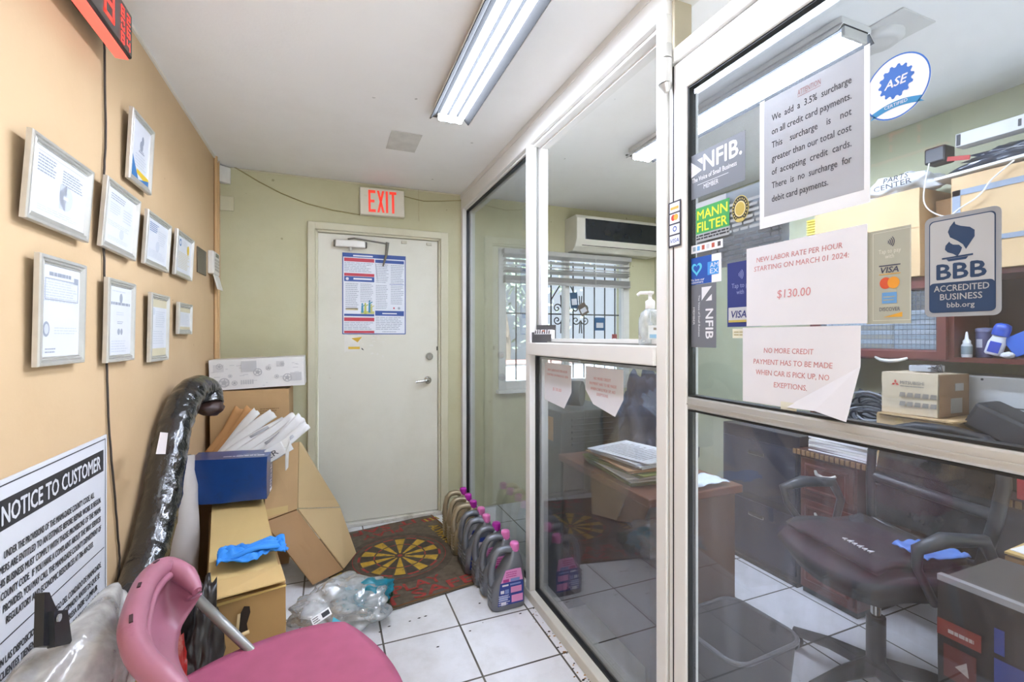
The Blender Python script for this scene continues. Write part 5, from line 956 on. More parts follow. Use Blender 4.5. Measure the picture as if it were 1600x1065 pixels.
for i, (u, v, w_, h_, c, rz_, la) in enumerate(((897, 469, .07, .13, '#35506a', .1, 'dark blue tag hanging in the office window, highest of them'), (911, 483, .08, .1, '#6a5f57', .5, 'tilted photo tag hanging in the middle of the office window'), (937, 506, .1, .11, '#3a5f86', 0, 'blue paper tag stuck low on the office window'), (960, 530, .05, .09, '#a35a5a', 0, 'small red and white card sticker low in the window corner'))):
    p = P(u, v, Y=YB + .016); b = MB(); T = frame((p.x, YB + .0165, p.z), (math.cos(rz_), 0, math.sin(rz_)), (-math.sin(rz_), 0, math.cos(rz_))); b.box(-w_ / 2, w_ / 2, -h_ / 2, h_ / 2, 0, .002, 0, 0, T); b.rect(-w_ * .35, w_ * .35, -h_ * .3, h_ * .1, .0026, 1, T); b.build('window_tag', [M(c, .6), M('#c9ccd2', .6)], None, la, 'tag', 'tags in the office window')
# outdoors beyond the window
struct('ground', bx(-4, 9, YB + .3, 14, -.4, -.3), M('#b9b6b0', .9, var=.1), None, 'pale pavement outside the window', 'pavement')
t = thing('street_tree', 'pale green tree seen through the office window', 'tree', (3.4, 9.0, -.3)); MB().tube([(3.4, 9, -.3), (3.45, 9, 1.2), (3.3, 9, 2.4)], [.16, .12, .09], 10).build('trunk', M('#7a6a58', .9, bump=.4), t)
b = MB(); R_ = random.Random(1)
for k in range(900):
    p = Vector((R_.gauss(0, .9), R_.gauss(0, .6), R_.gauss(0, .6))); p = Vector((3.3, 9, 2.6)) + p; d = Vector((R_.uniform(-1, 1), R_.uniform(-1, 1), R_.uniform(-1, 1))).normalized(); e = d.orthogonal().normalized(); s_ = R_.uniform(.05, .1)
    b.poly([p - d * s_, p + e * s_ * .5, p + d * s_, p - e * s_ * .5])
b.build('foliage', M('#9aa98a', .8, var=.3), t)
t = thing('garden_wall', 'white garden wall across the street outside the window', 'wall', (3, 8, -.3)); bx(0, 7, 7.9, 8.1, -.3, .8).build('wall_face', M('#d9d8d4', .8), t); bx(-.02, 7.02, 7.86, 8.14, .8, .86).build('coping', M('#c98f80', .8), t)

# desk behind the storefront
WOOD = M('#4d2f1e', .4, var=.25, scale=3, coat=.2, dirt='#3a261b', dscale=3, dthr=.55); WOODT = M('#653a2a', .35, var=.2, scale=3, coat=.2)
t = thing('office_desk', 'brown wooden desk with papers behind the low storefront pane', 'desk', (1.25, 1.75, 0))
bx(1.03, 1.47, 1.295, 1.97, .705, .735, 0, .004).build('desktop', WOODT, t); bx(1.05, 1.45, 1.315, 1.34, 0, .705).build('side_panel', WOOD, t); bx(1.05, 1.45, 1.93, 1.955, 0, .705).build('side_panel', WOOD, t); bx(1.05, 1.07, 1.34, 1.93, .12, .705).build('modesty_panel', WOOD, t)
# things on the desk
t = thing('black_cabinet', 'black vented cabinet with a yellow note at the far end of the desk', 'cabinet', (1.2, 2.24, 0)); b = MB()
bx(1.06, 1.40, 2.0, 2.42, 0, .93, 0, .006).build('cabinet_body', M('#2c2d2b', .4, var=.2), t)
b = MB()
for k in range(5): b.box(1.12, 1.36, 1.992, 2.0, .76 + k * .03, .772 + k * .03, 0)
b.build('vents', M('#15161a', .4), t); q = [Vector(p) for p in ((1.0585, 2.15, .89), (1.0585, 2.08, .89), (1.0585, 2.08, .77), (1.0585, 2.15, .77))]; MB().panel(q, .001).build('sticky_note', M('#c08a35', .6), t, 'yellow sticky note')
MB().tube([(1.16, 2.18, 1.00), (1.24, 2.10, 1.00)], .066, 22, 0).build('tape_roll', M('#33322d', .5, var=.2), None, 'dark round roll lying on the black cabinet', 'roll')
R_ = random.Random(21); names_ = ['thick green folder at the bottom of the desk stack', 'white crumpled papers in the middle of the desk stack', 'green folder above the crumpled papers', 'brown folder near the top of the desk stack', 'white printed sheets on top of the desk stack', 'loose white sheet lying crooked on the very top']; cols = ['#5d6b3a', '#cfcdc8', '#6f7d3a', '#9a7046', '#c9cad0', '#d5d6da']; z = .736
for k in range(6):
    hh = (.014, .018, .012, .012, .02, .004)[k]; b = MB(); T = TR((1.20, 1.60, z), rz=R_.uniform(-.12, .12) + (.25 if k == 5 else 0)); w2, d2 = (.27, .36) if k < 4 else (.24, .31)
    for q in range(3): b.box(-w2 / 2 + R_.uniform(-.012, .012), w2 / 2 + R_.uniform(-.01, .01), -d2 / 2 + R_.uniform(-.012, .012), d2 / 2 + R_.uniform(-.01, .01), q * hh / 3, (q + .8) * hh / 3, 0, 0, T)
    if k >= 4: b.lines(-w2 * .4, w2 * .4, d2 * .4, -d2 * .4, 14, 1, T, hh + .0004)
    b.build('paper_stack', [M(cols[k], .7), M('#8d8f95', .8)], None, names_[k], 'papers', 'papers stacked on the desk'); z += hh + .0006
t = thing('cloth_heap', 'tall dark blue heap of cloth on the floor behind the desk', 'cloth', (1.78, 2.25, 0)); b = MB(); b.blob((1.78, 2.25, .5), (.26, .24, .56), .35, 5, 0, 5, 2., flat=.002, ridge=True); b.build('cloth_body', M('#2c3648', .8, var=.4, scale=10, bump=.4), t)
b = MB(); b.shell(lambda i, j: Vector((1.16 + i * .26, 1.31 + j * .11, .742 + .02 * abs(noise.noise(Vector((i * 4, j * 3, 2)))) + .004)), 14, 8, .001); b.build('crumpled_paper', M('#ccd8e2', .7), None, 'crumpled white paper on the near end of the desk', 'paper')
t = thing('spray_bottle', 'slim clear bottle with a pink neck standing on the desk', 'bottle', (1.43, 1.70, .735)); T = TR((1.43, 1.70, .735)); MB().lathe([(.03, 0), (.032, .01), (.032, .14), (.02, .18), (.012, .2)], 16, 0, T).build('bottle_body', film_mat('bottle_film', '#9fb0b8', .6), t); MB().lathe([(.014, .2), (.014, .235), (.009, .24)], 14, 0, T).build('bottle_neck', M('#d24a9a', .4), t); MB().lathe([(.01, .24), (.012, .245), (.012, .28), (.001, .282)], 14, 0, T).build('bottle_cap', M('#d9dadb', .4), t)
# waste bin
t = thing('waste_bin', 'black square waste bin on the tiles in front of the desk', 'bin', (1.24, 1.12, 0)); T = TR((1.25, 1.135, 0), rz=.06); b = MB(); O = [rrect(.24, .22, 0, 0, .0, 5, .2), rrect(.30, .27, 0, 0, .335, 5, .2)]; I_ = [rrect(.29, .26, 0, 0, .335, 5, .2), rrect(.23, .21, 0, 0, .012, 5, .2)]
b.loft(O + I_, 0, True, T); b.build('bin_body', M('#34353b', .35, spec=.5), t); MB().tube([T @ Vector(p) for p in rrect(.305, .275, 0, 0, .335, 5, .2) + rrect(.305, .275, 0, 0, .335, 5, .2)[:2]], .007, 8).build('bin_rim', M('#4a4b52', .3), t)
# file cabinet
t = thing('file_cabinet', 'dark blue metal file cabinet against the pale green office wall', 'cabinet', (2.48, 1.89, 0)); DBL = M('#1d2334', .35, .3, .2, 4); bx(2.262, 2.71, 1.645, 2.14, .02, .78, 0, .005).build('cabinet_body', DBL, t); bx(2.25, 2.70, 1.65, 2.13, 0, .02).build('plinth', BLACKP, t)
for z in (.05, .40): d = bx(2.252, 2.262, 1.66, 2.125, z, z + .31, 0, .003).build('drawer', M('#232a40', .35, .3, .2, 4), t); bx(2.24, 2.252, 1.84, 1.94, z + .23, z + .25, 0, .003).build('drawer_handle', CHROME, d)
for k, (y, x, s_) in enumerate(((1.76, 2.40, .10), (1.90, 2.42, .14), (2.04, 2.41, .12))): b = MB(); b.box(-s_ / 2, s_ / 2, -.05, .05, 0, .012 + .008 * k, 0, 0, TR((x, y, .781), rz=.3 * k - .2)); b.build('paper_bundle', M(('#dcdce2', '#e4e3e8', '#cfd0da')[k], .7), None, ('nearest', 'middle', 'furthest')[k] + ' white paper bundle on the dark blue cabinet', 'papers', 'paper bundles on the cabinet')
# credenza with hutch
t = thing('credenza', 'dark red mahogany desk with drawers along the right wall', 'desk', (2.48, 1.1, 0)); bx(2.225, 2.71, .2, 1.64, .70, .73, 0, .004).build('desktop', MAHOGD, t)
b = MB()
for k in range(60): b.box(2.219, 2.227, 1.635 - k * .0235, 1.652 - k * .0235, .702, .728, 0, .003)
b.build('rope_edge', M('#8a6a48', .5), t, 'carved rope edge'); bx(2.25, 2.71, 1.36, 1.63, .03, .70).build('pedestal', MAHOG, t); bx(2.25, 2.71, .2, .45, .03, .70).build('pedestal', MAHOG, t); bx(2.66, 2.70, .45, 1.36, .1, .70).build('back_panel', MAHOGD, t); bx(2.26, 2.7, 1.365, 1.625, 0, .03).build('plinth', BLACKP, t)
for z, h_ in ((.5, .19), (.29, .19), (.05, .22)):
    d = MB().box(2.238, 2.25, 1.37, 1.62, z, z + h_, 0, .004).ring(.21, h_ - .05, [(0, .0), (.006, .005), (.012, .005), (.018, 0)], 0, frame((2.238, 1.60, z + .025), (0, -1, 0), (0, 0, 1))).build('drawer', MAHOG, t)
    MB().tube([(2.236, 1.545, z + h_ * .72), (2.222, 1.53, z + h_ * .66), (2.218, 1.495, z + h_ * .62), (2.222, 1.46, z + h_ * .66), (2.236, 1.445, z + h_ * .72)], [.006, .008, .009, .008, .006], 8).build('drawer_handle', M('#d2cfc8', .3, .6), d)
t = thing('hutch', 'mahogany hutch with a mesh glass door and open shelf on the right wall', 'hutch', (2.56, 1.1, 1.19)); HX = 2.42
b = MB(); bx(HX, 2.71, .2, 1.70, 1.545, 1.565, 0).build('top_board', MAHOG, t); bx(HX + .0, 2.71, .2, 1.70, 1.195, 1.215, 0).build('bottom_board', MAHOG, t); bx(2.69, 2.71, .2, 1.70, 1.215, 1.545).build('back_board', M('#4a3b36', .7), t); bx(HX, 2.69, 1.085, 1.105, 1.215, 1.545).build('divider', MAHOG, t); bx(HX, 2.69, 1.68, 1.70, .785, 1.545).build('end_panel', MAHOG, t); bx(HX + .02, 2.69, .2, .22, .735, 1.545).build('end_panel', MAHOG, t)
d = MB().ring(.575, .34, [(0, 0), (0, .018), (.03, .018), (.036, .012), (.04, .0)], 0, frame((HX, 1.68, 1.205), (0, -1, 0), (0, 0, 1))).build('hutch_door', M('#6b3a34', .35, var=.2, scale=4, coat=.3), t)
bx(HX - .004, HX, 1.145, 1.64, 1.245, 1.505).build('door_glass', glass_mat('hutch_glass', .05, '#f2f5f7', .16, 3, '#d5dde3'), d); b = MB()
for k in range(30): y = 1.15 + k * .0165; b.box(HX - .006, HX - .0045, y, y + .0012, 1.245, 1.505)
for k in range(15): z = 1.25 + k * .0175; b.box(HX - .006, HX - .0045, 1.145, 1.64, z, z + .0012)
b.build('wire_mesh', M('#6f767e', .5), d); MB().tube([(HX - .02, 1.37, 1.205), (HX - .034, 1.34, 1.193), (HX - .036, 1.305, 1.189), (HX - .034, 1.27, 1.193), (HX - .02, 1.24, 1.205)], [.005, .008, .009, .008, .005], 8).build('door_handle', M('#dedbd2', .3, .4), d)
for k, (y0_, y1_, c) in enumerate(((1.32, 1.62, '#c2ab86'), (1.15, 1.31, '#b8c6d2'))):
    b = MB()
    b.box(HX + .02, HX + .25, y0_ + .005, y1_ - .005, 1.216, 1.246, 0)
    for q in range(8): b.box(HX + .014, HX + .25, y0_, y1_, 1.246 + q * .022, 1.265 + q * .022, q % 2)
    b.build('ledger_pile', [M(c, .7), M('#dfe2e6', .7)], None, ('tan and grey papers piled behind the mesh door', 'white papers piled behind the mesh door by its right edge')[k], 'papers')
b = MB(); b.shell(lambda i, j: Vector((HX + .10 + .01 * math.sin(i * 30), 1.115 + i * .03, 1.32 + j * .2)), 30, 3, .002); b.build('white_curtain', M('#d9dade', .7), None, 'white pleated cloth behind the mesh door', 'cloth')
# small things on the open shelf
zs = 1.2155
t = thing('dropper_bottle', 'small white dropper bottle on the open shelf', 'bottle', (2.46, 1.062, zs)); T = W[t]; MB().lathe([(.016, 0), (.017, .003), (.017, .05), (.012, .058)], 16, 0, T).build('bottle_body', M('#cfd2d6', .4), t); MB().lathe([(.013, .058), (.013, .068), (.007, .075), (.003, .105), (.001, .106)], 14, 0, T).build('dropper_tip', M('#e6e6e6', .4), t); MB().lathe([(.0173, .012), (.0175, .015), (.0175, .045), (.0173, .046)], 16, 0, T).build('bottle_label', M('#7f8f95', .5), t)
t = thing('blue_canister', 'blue grey canister on the open shelf beside the dropper bottle', 'canister', (2.53, 1.035, zs)); T = W[t]; MB().lathe([(.026, 0), (.027, .004), (.027, .10), (.025, .104)], 22, 0, T).build('canister_body', M('#54577e', .4), t); MB().lathe([(.028, .104), (.028, .118), (.02, .122), (.001, .123)], 22, 0, T).build('canister_lid', M('#6b6e92', .4), t); MB().box(-.0285, -.0265, -.004, .014, .04, .075, 0, 0, T).build('canister_label', M('#c4c6d4', .5), t)
t = thing('deodorant_stick', 'white roll on stick with a blue cap leaning on the shelf', 'bottle', (2.47, .98, zs)); T = TR((2.465, .985, zs + .012), rx=.28); MB().loft([rrect(.03 * k, .052 * k, 0, 0, z, 5, .4) for k, z in ((.8, 0), (1, .006), (1.02, .05), (.8, .07), (.78, .08))], 0, True, T).build('stick_body', M('#d3d4da', .4), t); MB().loft([rrect(.036 * k, .05 * k, 0, 0, z, 5, .48) for k, z in ((1, .08), (1.05, .084), (1.05, .11), (.9, .124), (.4, .13))], 0, True, T).build('stick_cap', M('#2a50b4', .35), t); MB().box(-.0165, -.0155, -.02, .015, .012, .055, 0, 0, T).build('stick_label', M('#2f46a8', .4), t)
b = MB(); b.blob((2.45, .935, zs + .013), (.014, .02, .013), .2, 4); b.build('white_ball', M('#d9dadd', .5), None, 'small white cotton ball on the open shelf', 'ball')
b = MB(); b.box(-.004, .004, -.05, .05, 0, .08, 0, .002, TR((2.47, .875, zs + .028), rx=-.5)); b.build('blue_card', M('#2f63c0', .4), None, 'blue plastic card leaning at the right end of the shelf', 'card')
for k, (y, z, h_) in enumerate(((.86, 1.42, .05), (.83, 1.36, .06))): bx(2.683, 2.69, y - .06, y + .03, z, z + h_).build('white_note', M('#d5d7d9', .7), None, ('upper', 'lower')[k] + ' white note stuck to the back of the open shelf', 'note')
# cartons on top of the hutch
def carton(name, label, x0, x1, y0, y1, z0, z1, mat, prints=None, cat='carton', grp=None, seed=0.):
    t = thing(name, label, cat, ((x0 + x1) / 2, (y0 + y1) / 2, z0), group=grp); b = MB(); grid_box(b, x1 - x0, y1 - y0, z1 - z0, TR((x0, y0, z0)), 0, 4); wobble(b, .003, 8, seed).build('carton_body', mat, t)
    F = frame((x0 - .003, y1, z0), (0, -1, 0), (0, 0, 1))
    if prints: pb, pm = prints(F, y1 - y0, z1 - z0); pb.build('carton_print', pm, t)
    return t, F
BEIGE = M('#c4a478', .7, var=.06, scale=4)
def seam(F, w_, h_): b = MB(); b.box(0, w_, h_ * .55, h_ * .555, 0, .0008, 0, 0, F); return b, [M('#a88458', .7)]
carton('hutch_carton', 'plain tan carton on the hutch, left of the striped one', 2.40, 2.70, 1.195, 1.66, 1.567, 1.955, BEIGE, seam)
def stripe(F, w_, h_):
    b = MB(); b.box(.004, .03, 0, h_ * .86, 0, .0008, 0, 0, F); b.box(.004, w_, h_ * .80, h_ * .86, 0, .0008, 0, 0, F); b.box(.0, w_, h_ * .28, h_ * .33, 0, .0008, 0, 0, F); b.box(w_ * .42, w_ * .8, h_ * .05, h_ * .2, 0, .001, 1, 0, F); b.text('SA', w_ * .52, h_ * .08, .05, 2, F, bold=.03, z=.0016); return b, [M('#7d8794', .6), M('#4a62a8', .6), M('#d3d6e0', .6)]
carton('striped_carton', 'tan carton with grey stripes on the hutch at the right edge', 2.40, 2.70, .52, 1.085, 1.567, 1.955, BEIGE, stripe, seed=3.)
carton('brown_carton', 'dark brown carton in the gap between the two tan cartons', 2.50, 2.70, 1.10, 1.185, 1.567, 1.90, CARD3, seed=5.)
t = thing('parts_bag', 'white plastic bag printed PARTS CENTER on the left tan carton', 'plastic bag', (2.50, 1.29, 1.957)); b = MB(); b.blob((2.50, 1.32, 1.995), (.10, .16, .06), .35, 5, 0, 4, 3., flat=1.96); b.build('bag_body', M('#d9dbdc', .45, var=.05, bump=.4, scale=16), t)
F = frame((2.372, 1.385, 1.968), (0.0, -1, 0.02), (-.05, 0, 1)); b = MB(); b.text('PARTS', .115, .034, .022, 0, F, w=.10, bold=.01, shear=.2); b.text('CENTER', .10, .006, .024, 0, F, w=.15, bold=.01); b.build('bag_print', M('#3a3c46', .6), t)
b = MB(); T = TR((2.42, 1.12, 1.962), rx=-.03, rz=.02); b.box(-.03, .2, -.62, .02, 0, .012, 0, .003, T); b.build('cardboard_sheet', M('#dcdbd6', .5), None, 'bent white cardboard panel lying on the striped carton', 'cardboard')
t = thing('wiper_box', 'long white box of wiper blades lying on the pile over the cartons', 'box', (2.5, .85, 2.10)); T = TR((2.46, 1.10, 2.10), rx=.02, rz=.0); MB().box(0, .06, -.66, .0, 0, .055, 0, .002, T).build('box_body', M('#d5d4d0', .5), t); b = MB(); F = T @ frame((-.001, 0, 0), (0, -1, 0), (0, 0, 1)); b.rect(.004, .018, .004, .05, 0, 0, F); b.rect(.19, .2, .012, .04, 0, 0, F); b.build('box_print', M('#45474c', .6), t)
t = thing('blade_pile', 'dark pile of packaged wiper blades under the long white box', 'packets', (2.5, .9, 1.99)); b = MB(); b.blob((2.56, .86, 2.035), (.08, .24, .045), .4, 6, 0, 4, 7., flat=1.99, ridge=True); b.build('packets', M('#26303f', .3, var=.5, scale=16, bump=.5, coat=.4), t); b = MB(); T = frame(P(1480, 252, X=2.405), (0, -1, -.25), (-.2, -.25, 1)); b.box(0, .075, 0, .018, 0, .003, 0, 0, T); b.build('red_packet_label', M('#a8352f', .5), t)
bx(2.44, 2.52, 1.125, 1.20, 2.055, 2.125, 0, .008).build('black_adapter', BLACKP, None, 'black square plug adapter at the left end of the long white box', 'adapter')
q = [P(u, v, X=2.375) for u, v in ((1452, 255), (1445, 290), (1444, 315), (1455, 330), (1480, 338), (1500, 325), (1530, 305), (1550, 280), (1585, 250))]
def cat_(p, a):
    f = a * (len(p) - 1); i = min(int(f), len(p) - 2); t_ = f - i; g = [p[max(0, i - 1)], p[i], p[i + 1], p[min(len(p) - 1, i + 2)]]
    return .5 * ((2 * g[1]) + (g[2] - g[0]) * t_ + (2 * g[0] - 5 * g[1] + 4 * g[2] - g[3]) * t_ * t_ + (3 * g[1] - g[0] - 3 * g[2] + g[3]) * t_ ** 3)
MB().tube([cat_(q, k / 48) for k in range(49)], .0028, 8).build('white_cable', M('#dcd8cf', .5), None, 'white cable drooping in front of the cartons on the hutch', 'cable')
q = [P(u, v, X=2.38) for u, v in ((1448, 318), (1455, 345))]; b = MB(); b.blob((2.38, 1.70, 1.575), (.02, .09, .03), .3, 5); 
b = MB(); b.blob((2.47, 1.71, 1.80), (.03, .03, .12), .3, 5)
b = MB(); q = P(1263, 352, X=2.40)
for k in range(7): b.box(2.43, 2.56, 1.672, q.y + .03, q.z - .06 + k * .014, q.z - .05 + k * .014, 0)
b.build('yellow_pads', M('#d8bf4a', .6), None, 'yellow pads piled beside the left tan carton', 'pads')
bx(2.40, 2.70, 1.70, 1.90, 1.50, 1.56).build('wall_shelf', MAHOG, None, 'short wooden shelf board carrying the yellow pads', 'shelf')
bx(2.42, 2.70, 1.67, q.y + .05, 1.561, q.z - .061).build('pad_box', CARD, None, 'brown box under the yellow pads beside the tan carton', 'box')
# things on the credenza
XB_ = 2.235
def mits(F, w_, h_):
    b = MB(); T = F; s_ = .014; cx, cy = w_ * .27, h_ * .74
    for a in (90, 210, 330):
        a = math.radians(a); d = Vector((math.cos(a), math.sin(a), 0)); n = Vector((-d.y, d.x, 0)); c = Vector((cx, cy, .001)); b.poly([c, c + d * s_ * .58 + n * s_ * .33, c + d * s_ * 1.16, c + d * s_ * .58 - n * s_ * .33], 0, T)
    b.text('MITSUBISHI', w_ * .57, h_ * .73, .014, 1, T, w=w_ * .42, bold=.01); b.lines(w_ * .36, w_ * .78, h_ * .70, h_ * .66, 1, 1, T)
    for r in range(2):
        for k in range(5): x = w_ * (.34 + .135 * k); b.poly([(x, h_ * (.42 - .22 * r), .001), (x + w_ * .11, h_ * (.42 - .22 * r), .001), (x + w_ * .115, h_ * (.53 - .22 * r), .001), (x + .004, h_ * (.53 - .22 * r), .001)], 2, T)
    return b, [M('#c4483f', .6), M('#6a6560', .7), M('#8d857a', .7)]
t, F = carton('parts_carton', 'pale printed parts carton with a three diamond mark on the credenza', XB_ + .02, XB_ + .235, 1.063, 1.262, .975, 1.148, M('#cdbb9e', .7, var=.05), mits, seed=1.)
MB().box(XB_ + .022, XB_ + .233, 1.058, 1.0595, .977, 1.146).build('side_face', M('#8a6a48', .7, var=.15), t, 'darker brown end of the carton')
MB().box(XB_ + .10, XB_ + .18, 1.0565, 1.058, .99, 1.05).box(XB_ + .13, XB_ + .19, 1.0565, 1.058, 1.08, 1.11).build('side_label', M('#a8a49c', .6), t)
def plain(F, w_, h_): b = MB(); b.box(w_ * .3, w_ * .42, 0, h_, 0, .0008, 0, 0, F); return b, [TAPE]
carton('tan_carton', 'tan carton under the printed parts carton on the credenza', XB_, XB_ + .235, 1.03, 1.27, .732, .962, M('#c8a878', .7, var=.06), plain, seed=2.)
MB().box(XB_ - .012, XB_ + .235, 1.0, 1.262, .9665, .9725).build('carton_lid', M('#c9a878', .7), None, 'loose flat cardboard lid between the two cartons on the credenza', 'cardboard')
t = thing('computer_tower', 'white perforated metal computer case lying behind the parts carton', 'computer', (2.5, .84, .735)); T = TR((2.50, .77, .735)); MB().box(0, .18, 0, .32, 0, .405, 0, .006, T).build('case_body', M('#c9cac8', .4, .2), t); b = MB(); F = T @ frame((-.001, .31, .01), (0, -1, 0), (0, 0, 1))
for i in range(7):
    for j in range(12): b.disc(.235 + i * .009, .20 + j * .016 + (i % 2) * .008, .003, .005, .0, 0, F, 8)
b.rect(.04, .18, .27, .276, 0, 0, F); b.disc(.05, .38, .005, .005, 0, 0, F, 10); b.disc(.2, .38, .005, .005, 0, 0, F, 10); b.disc(.19, .25, .01, .01, 0, 0, F, 12); b.build('vent_holes', M('#4c4e52', .6), t)
t = thing('black_printer', 'black boxy device tilted in front of the white computer case', 'printer', (2.3, .76, .735)); T = TR((2.385, .90, .95), rx=.45); MB().box(-.07, .09, -.13, .11, -.05, .06, 0, .015, T).build('printer_body', BLACKM, t); MB().box(-.074, -.07, -.1, .09, -.03, .04, 0, 0, T).build('printer_front', M('#3d3e42', .2), t); MB().box(-.07, .09, -.1, .1, -.215, -.10, 0, .01, TR((2.385, .91, .95))).build('printer_base', BLACKP, t)
t = thing('red_bin', 'small red plastic bin with blue wrap on the credenza, far right', 'bin', (2.26, .77, .732)); bx(2.232, 2.295, .71, .83, .733, .86, 0, .004).build('bin_body', M('#c02c3e', .45), t); b = MB(); b.blob((2.262, .77, .885), (.028, .045, .026), .4, 6); b.build('blue_wrap', M('#2c66b8', .4, bump=.4), t)
R_ = random.Random(14)
b = MB()
for k in range(5): b.box(-.12, .12, -.16, .16, k * .013, k * .013 + .011, k % 2, 0, TR((2.40, 1.45, .732), rz=R_.uniform(-.08, .08)))
b.build('white_papers', [PAPER, PAPER2], None, 'stack of white papers on the left end of the credenza', 'papers')
q = [Vector((2.24, 1.58, .735)), Vector((2.236, 1.50, .735)), Vector((2.245, 1.4, .734)), Vector((2.232, 1.30, .735)), Vector((2.24, 1.24, .735))]; MB().tube(q, .004, 8).build('power_lead', M('#cfcfd4', .5), None, 'white lead along the front edge of the credenza', 'cable')
t = thing('cable_heap', 'tangle of black cables behind the paper notice on the credenza', 'cables', (2.34, 1.33, .8)); b = MB()
for k in range(9):
    pts_ = []; c = Vector((2.42, 1.40, .93)); r = R_.uniform(.05, .12); ph = R_.uniform(0, 6)
    for q_ in range(22): a = ph + q_ * .33; pts_.append(c + Vector((.03 * math.sin(a * 1.3 + k), r * math.cos(a), .05 * math.sin(a) + .012 * k - .04)))
    b.tube(pts_, .005, 6, k % 3)
b.build('cables', [BLACKP, M('#4b4d55', .5), M('#8c8e93', .5)], t); bx(2.36, 2.52, 1.30, 1.52, .80, .87, 0, .01).build('router', BLACKM, t, 'black router box')
t = thing('grey_gadget', 'grey gadget with thin wires on top of the printed parts carton', 'gadget', (2.36, 1.16, 1.152)); bx(2.33, 2.43, 1.12, 1.20, 1.1525, 1.178, 0, .003).build('gadget_body', M('#a9adb4', .4), t); b = MB()
for k in range(4): b.tube([(2.33, 1.13 - k * .01, 1.168), (2.30, 1.11 - k * .012, 1.172 + .005 * k), (2.31, 1.085 - k * .004, 1.156)], .0025, 6)
b.build('gadget_wires', M('#3b3a3c', .5), t)
for k, (y, z, r, c, la) in enumerate(((1.27, 1.02, .05, '#3f4148', 'dark rounded clutter heap behind the parts carton'), (1.53, 1.0, .06, '#77777a', 'grey clutter heap under the hutch'))):
    b = MB(); b.blob((2.63, y, .735 + .13), (.06, .08, .15), .3, 5, 0, 3, k * 3., flat=.734, ridge=True); b.build('clutter_heap', M(c, .6, var=.4, scale=12), None, la, 'clutter')

# office chair
t = thing('office_chair', 'black mesh office chair with padded armrests and star base', 'office chair', (1.92, 1.0, 0)); CX, CY = 1.86, 1.06
th_ = math.radians(165); fx = Vector((math.cos(th_), math.sin(th_), 0)); sy_ = Vector((-fx.y, fx.x, 0)); O_ = Vector((CX, CY, 0)); UP = Vector((0, 0, 1))
lp = lambda a, s_, z: O_ + fx * a + sy_ * s_ + UP * z
BLK = M('#17161c', .75, var=.2, scale=20); BLKP = M('#1a1b20', .4, var=.15)
MB().shell(lambda i, j: lp((i - .5) * .5 * math.sqrt(1 - .3 * (2 * j - 1) ** 2), (j - .5) * .5 * math.sqrt(1 - .3 * (2 * i - 1) ** 2), .495 - .04 * max(0, (i - .75) * 4) ** 2 + .012 * (2 * j - 1) ** 2), 20, 20, .07).build('seat', BLK, t)
b = MB(); b.tube([lp(.0, 0, .10), lp(0, 0, .28)], .03, 16, 0); b.tube([lp(0, 0, .28), lp(0, 0, .45)], .016, 14, 1); b.build('gas_column', [BLKP, CHROME], t); MB().box(-.1, .1, -.08, .08, .42, .455, 0, .01, TR((CX, CY, 0), rz=th_)).build('mechanism', BLKP, t)
for k in range(5):
    a = math.radians(100) + k * 2 * PI / 5; d = Vector((math.cos(a), math.sin(a), 0)); lg = MB().tube([O_ + UP * .10 + d * .02, O_ + UP * .095 + d * .15, O_ + UP * .07 + d * .285], [.032, .024, .018], 10, 0, True, None, .8).build('base_leg', BLKP, t)
    c = O_ + d * .285; n = Vector((-d.y, d.x, 0)); MB().tube([c + UP * .07, c + UP * .05], .008, 8).tube([c + UP * .027 - n * .022, c + UP * .027 - n * .006], .027, 16).tube([c + UP * .027 + n * .006, c + UP * .027 + n * .022], .027, 16).build('caster', M('#3b3d44', .4), lg)
BT = lambda s_, z: lp(-.235 - .10 * (z - .55) - .05 * math.sin((z - .5) * 3) + .08 * (s_ / .23) ** 2, s_, z)
fr_ = [BT(-.20, .55), BT(-.225, .70), BT(-.235, .82), BT(-.21, .91), BT(-.12, .945), BT(0, .95), BT(.12, .945), BT(.21, .91), BT(.235, .82), BT(.225, .70), BT(.20, .55), BT(.1, .52), BT(-.1, .52), BT(-.20, .55)]
MB().tube(fr_, .02, 10, 0, True, None, .8).build('back_frame', BLKP, t)
mm = film_mat('mesh_fabric', '#121317', .85, .05, .5); MB().shell(lambda i, j: BT((i - .5) * .43, .55 + j * .385), 14, 14, .002).build('mesh_back', mm, t); MB().tube([BT(-.22, .72), BT(-.1, .70), BT(.1, .70), BT(.22, .72)], .022, 10, 0, True, None, .8).build('lumbar_bar', BLKP, t)
MB().tube([lp(-.05, 0, .44), lp(-.22, 0, .44), BT(0, .55) - fx * .03], .022, 10).build('back_support', BLKP, t)
for s_ in (-1, 1): MB().tube([lp(-.05, s_ * .22, .45), lp(-.07, s_ * .27, .47), lp(-.12, s_ * .285, .60), lp(-.08, s_ * .285, .675), lp(.06, s_ * .285, .685), lp(.15, s_ * .285, .66), lp(.14, s_ * .275, .60), lp(.05, s_ * .25, .47)], [.014, .014, .016, .02, .024, .018, .013, .013], 10).build('armrest', M('#33363c', .35), t)
t = thing('black_vest', 'folded black cloth with a white scrawl lying on the office chair seat', 'cloth', tuple(lp(.05, 0, .535))); MB().shell(lambda i, j: lp(.20 - i * .33, (j - .5) * .40, .560 + .008 * math.sin(i * 7) - .02 * max(0, .2 - i) * 3 + .006 * noise.noise(Vector((i * 5, j * 5, 0)))), 16, 16, .018).build('cloth_body', M('#1c191f', .8, var=.2, scale=25), t)
b = MB(); T = frame(lp(.12, .15, .567), -sy_ * 1 + fx * -.1, fx * -1.0 + UP * 0); T = frame(lp(.15, .14, .5775), -sy_, -fx)
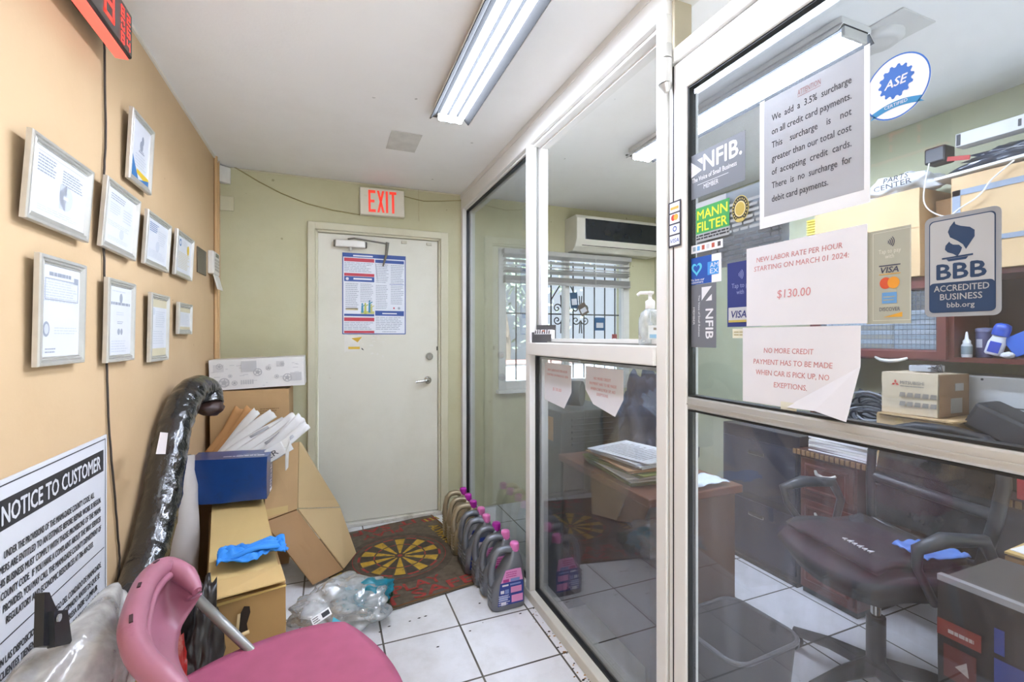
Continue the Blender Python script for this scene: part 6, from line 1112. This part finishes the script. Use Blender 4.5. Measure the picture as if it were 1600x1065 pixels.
for k in range(6): b.tube([T @ Vector((.015 + k * .02, .0, .0)), T @ Vector((.02 + k * .02, .022 - .006 * (k % 2), .001)), T @ Vector((.028 + k * .02, .004, .001))], .0028, 6)
b.build('white_scrawl', M('#d9d7dc', .6), t)
b = MB(); b.shell(lambda i, j: lp(-.12 + i * .16, .10 + j * .12, .586 + .02 * abs(noise.noise(Vector((i * 4, j * 4, 6)))) + .004), 14, 12, .003); b.build('blue_rag', M('#4f74b8', .6, var=.2, scale=12), None, 'blue glove lying at the back of the office chair seat', 'glove')
# black printed carton lower right
def blackprint(F, w_, h_):
    b = MB(); b.rect(0, w_ * .19, h_ * .77, h_ * .84, .001, 0, F); b.rect(w_ * .03, w_ * .17, h_ * .60, h_ * .74, .001, 3, F); b.rect(w_ * .24, w_ * .28, h_ * .80, h_ * .9, .001, 1, F); b.rect(w_ * .24, w_ * .8, h_ * .56, h_ * .78, .001, 1, F); b.rect(w_ * .03, w_ * .6, h_ * .2, h_ * .45, .001, 3, F)
    b.poly([(w_ * .08, h_ * .66, .0016), (w_ * .14, h_ * .64, .0016), (w_ * .13, h_ * .70, .0016)], 2, F); b.lines(w_ * .05, w_ * .18, h_ * .82, h_ * .78, 1, 2, F, .0016); b.lines(w_ * .27, w_ * .7, h_ * .68, h_ * .58, 3, 2, F, .0016)
    return b, [M('#7a2a22', .5), M('#26397e', .5), M('#a79a94', .5), M('#5a231f', .5)]
t, F = carton('black_carton', 'black carton with red and blue print at the lower right', 1.56, 1.86, .25, .735, .0, .632, M('#1c1a1b', .4, var=.2), blackprint, seed=4.)
MB().box(1.57, 1.85, .26, .725, .639, .644).build('top_flap', M('#4a4743', .6), t); MB().box(1.556, 1.575, .25, .735, .633, .649).build('paper_edge', M('#8d8c8e', .6), t, 'torn pale edge')
carton('side_carton', 'cardboard carton with loose envelopes behind the black carton', 1.885, 2.06, .30, .725, 0, .645, CARD3, seed=6.)
MB().box(-.08, .08, -.14, .14, 0, .006, 0, 0, TR((1.97, .59, .6505), rz=.05)).build('manila_envelope', M('#c8a55e', .7), None, 'yellow manila envelope by the right edge behind the black carton', 'envelope'); MB().box(-.07, .07, -.12, .12, 0, .003, 0, 0, TR((1.975, .60, .657), rz=-.04)).build('white_envelope', PAPER, None, 'white envelope lying on the yellow manila envelope', 'envelope')
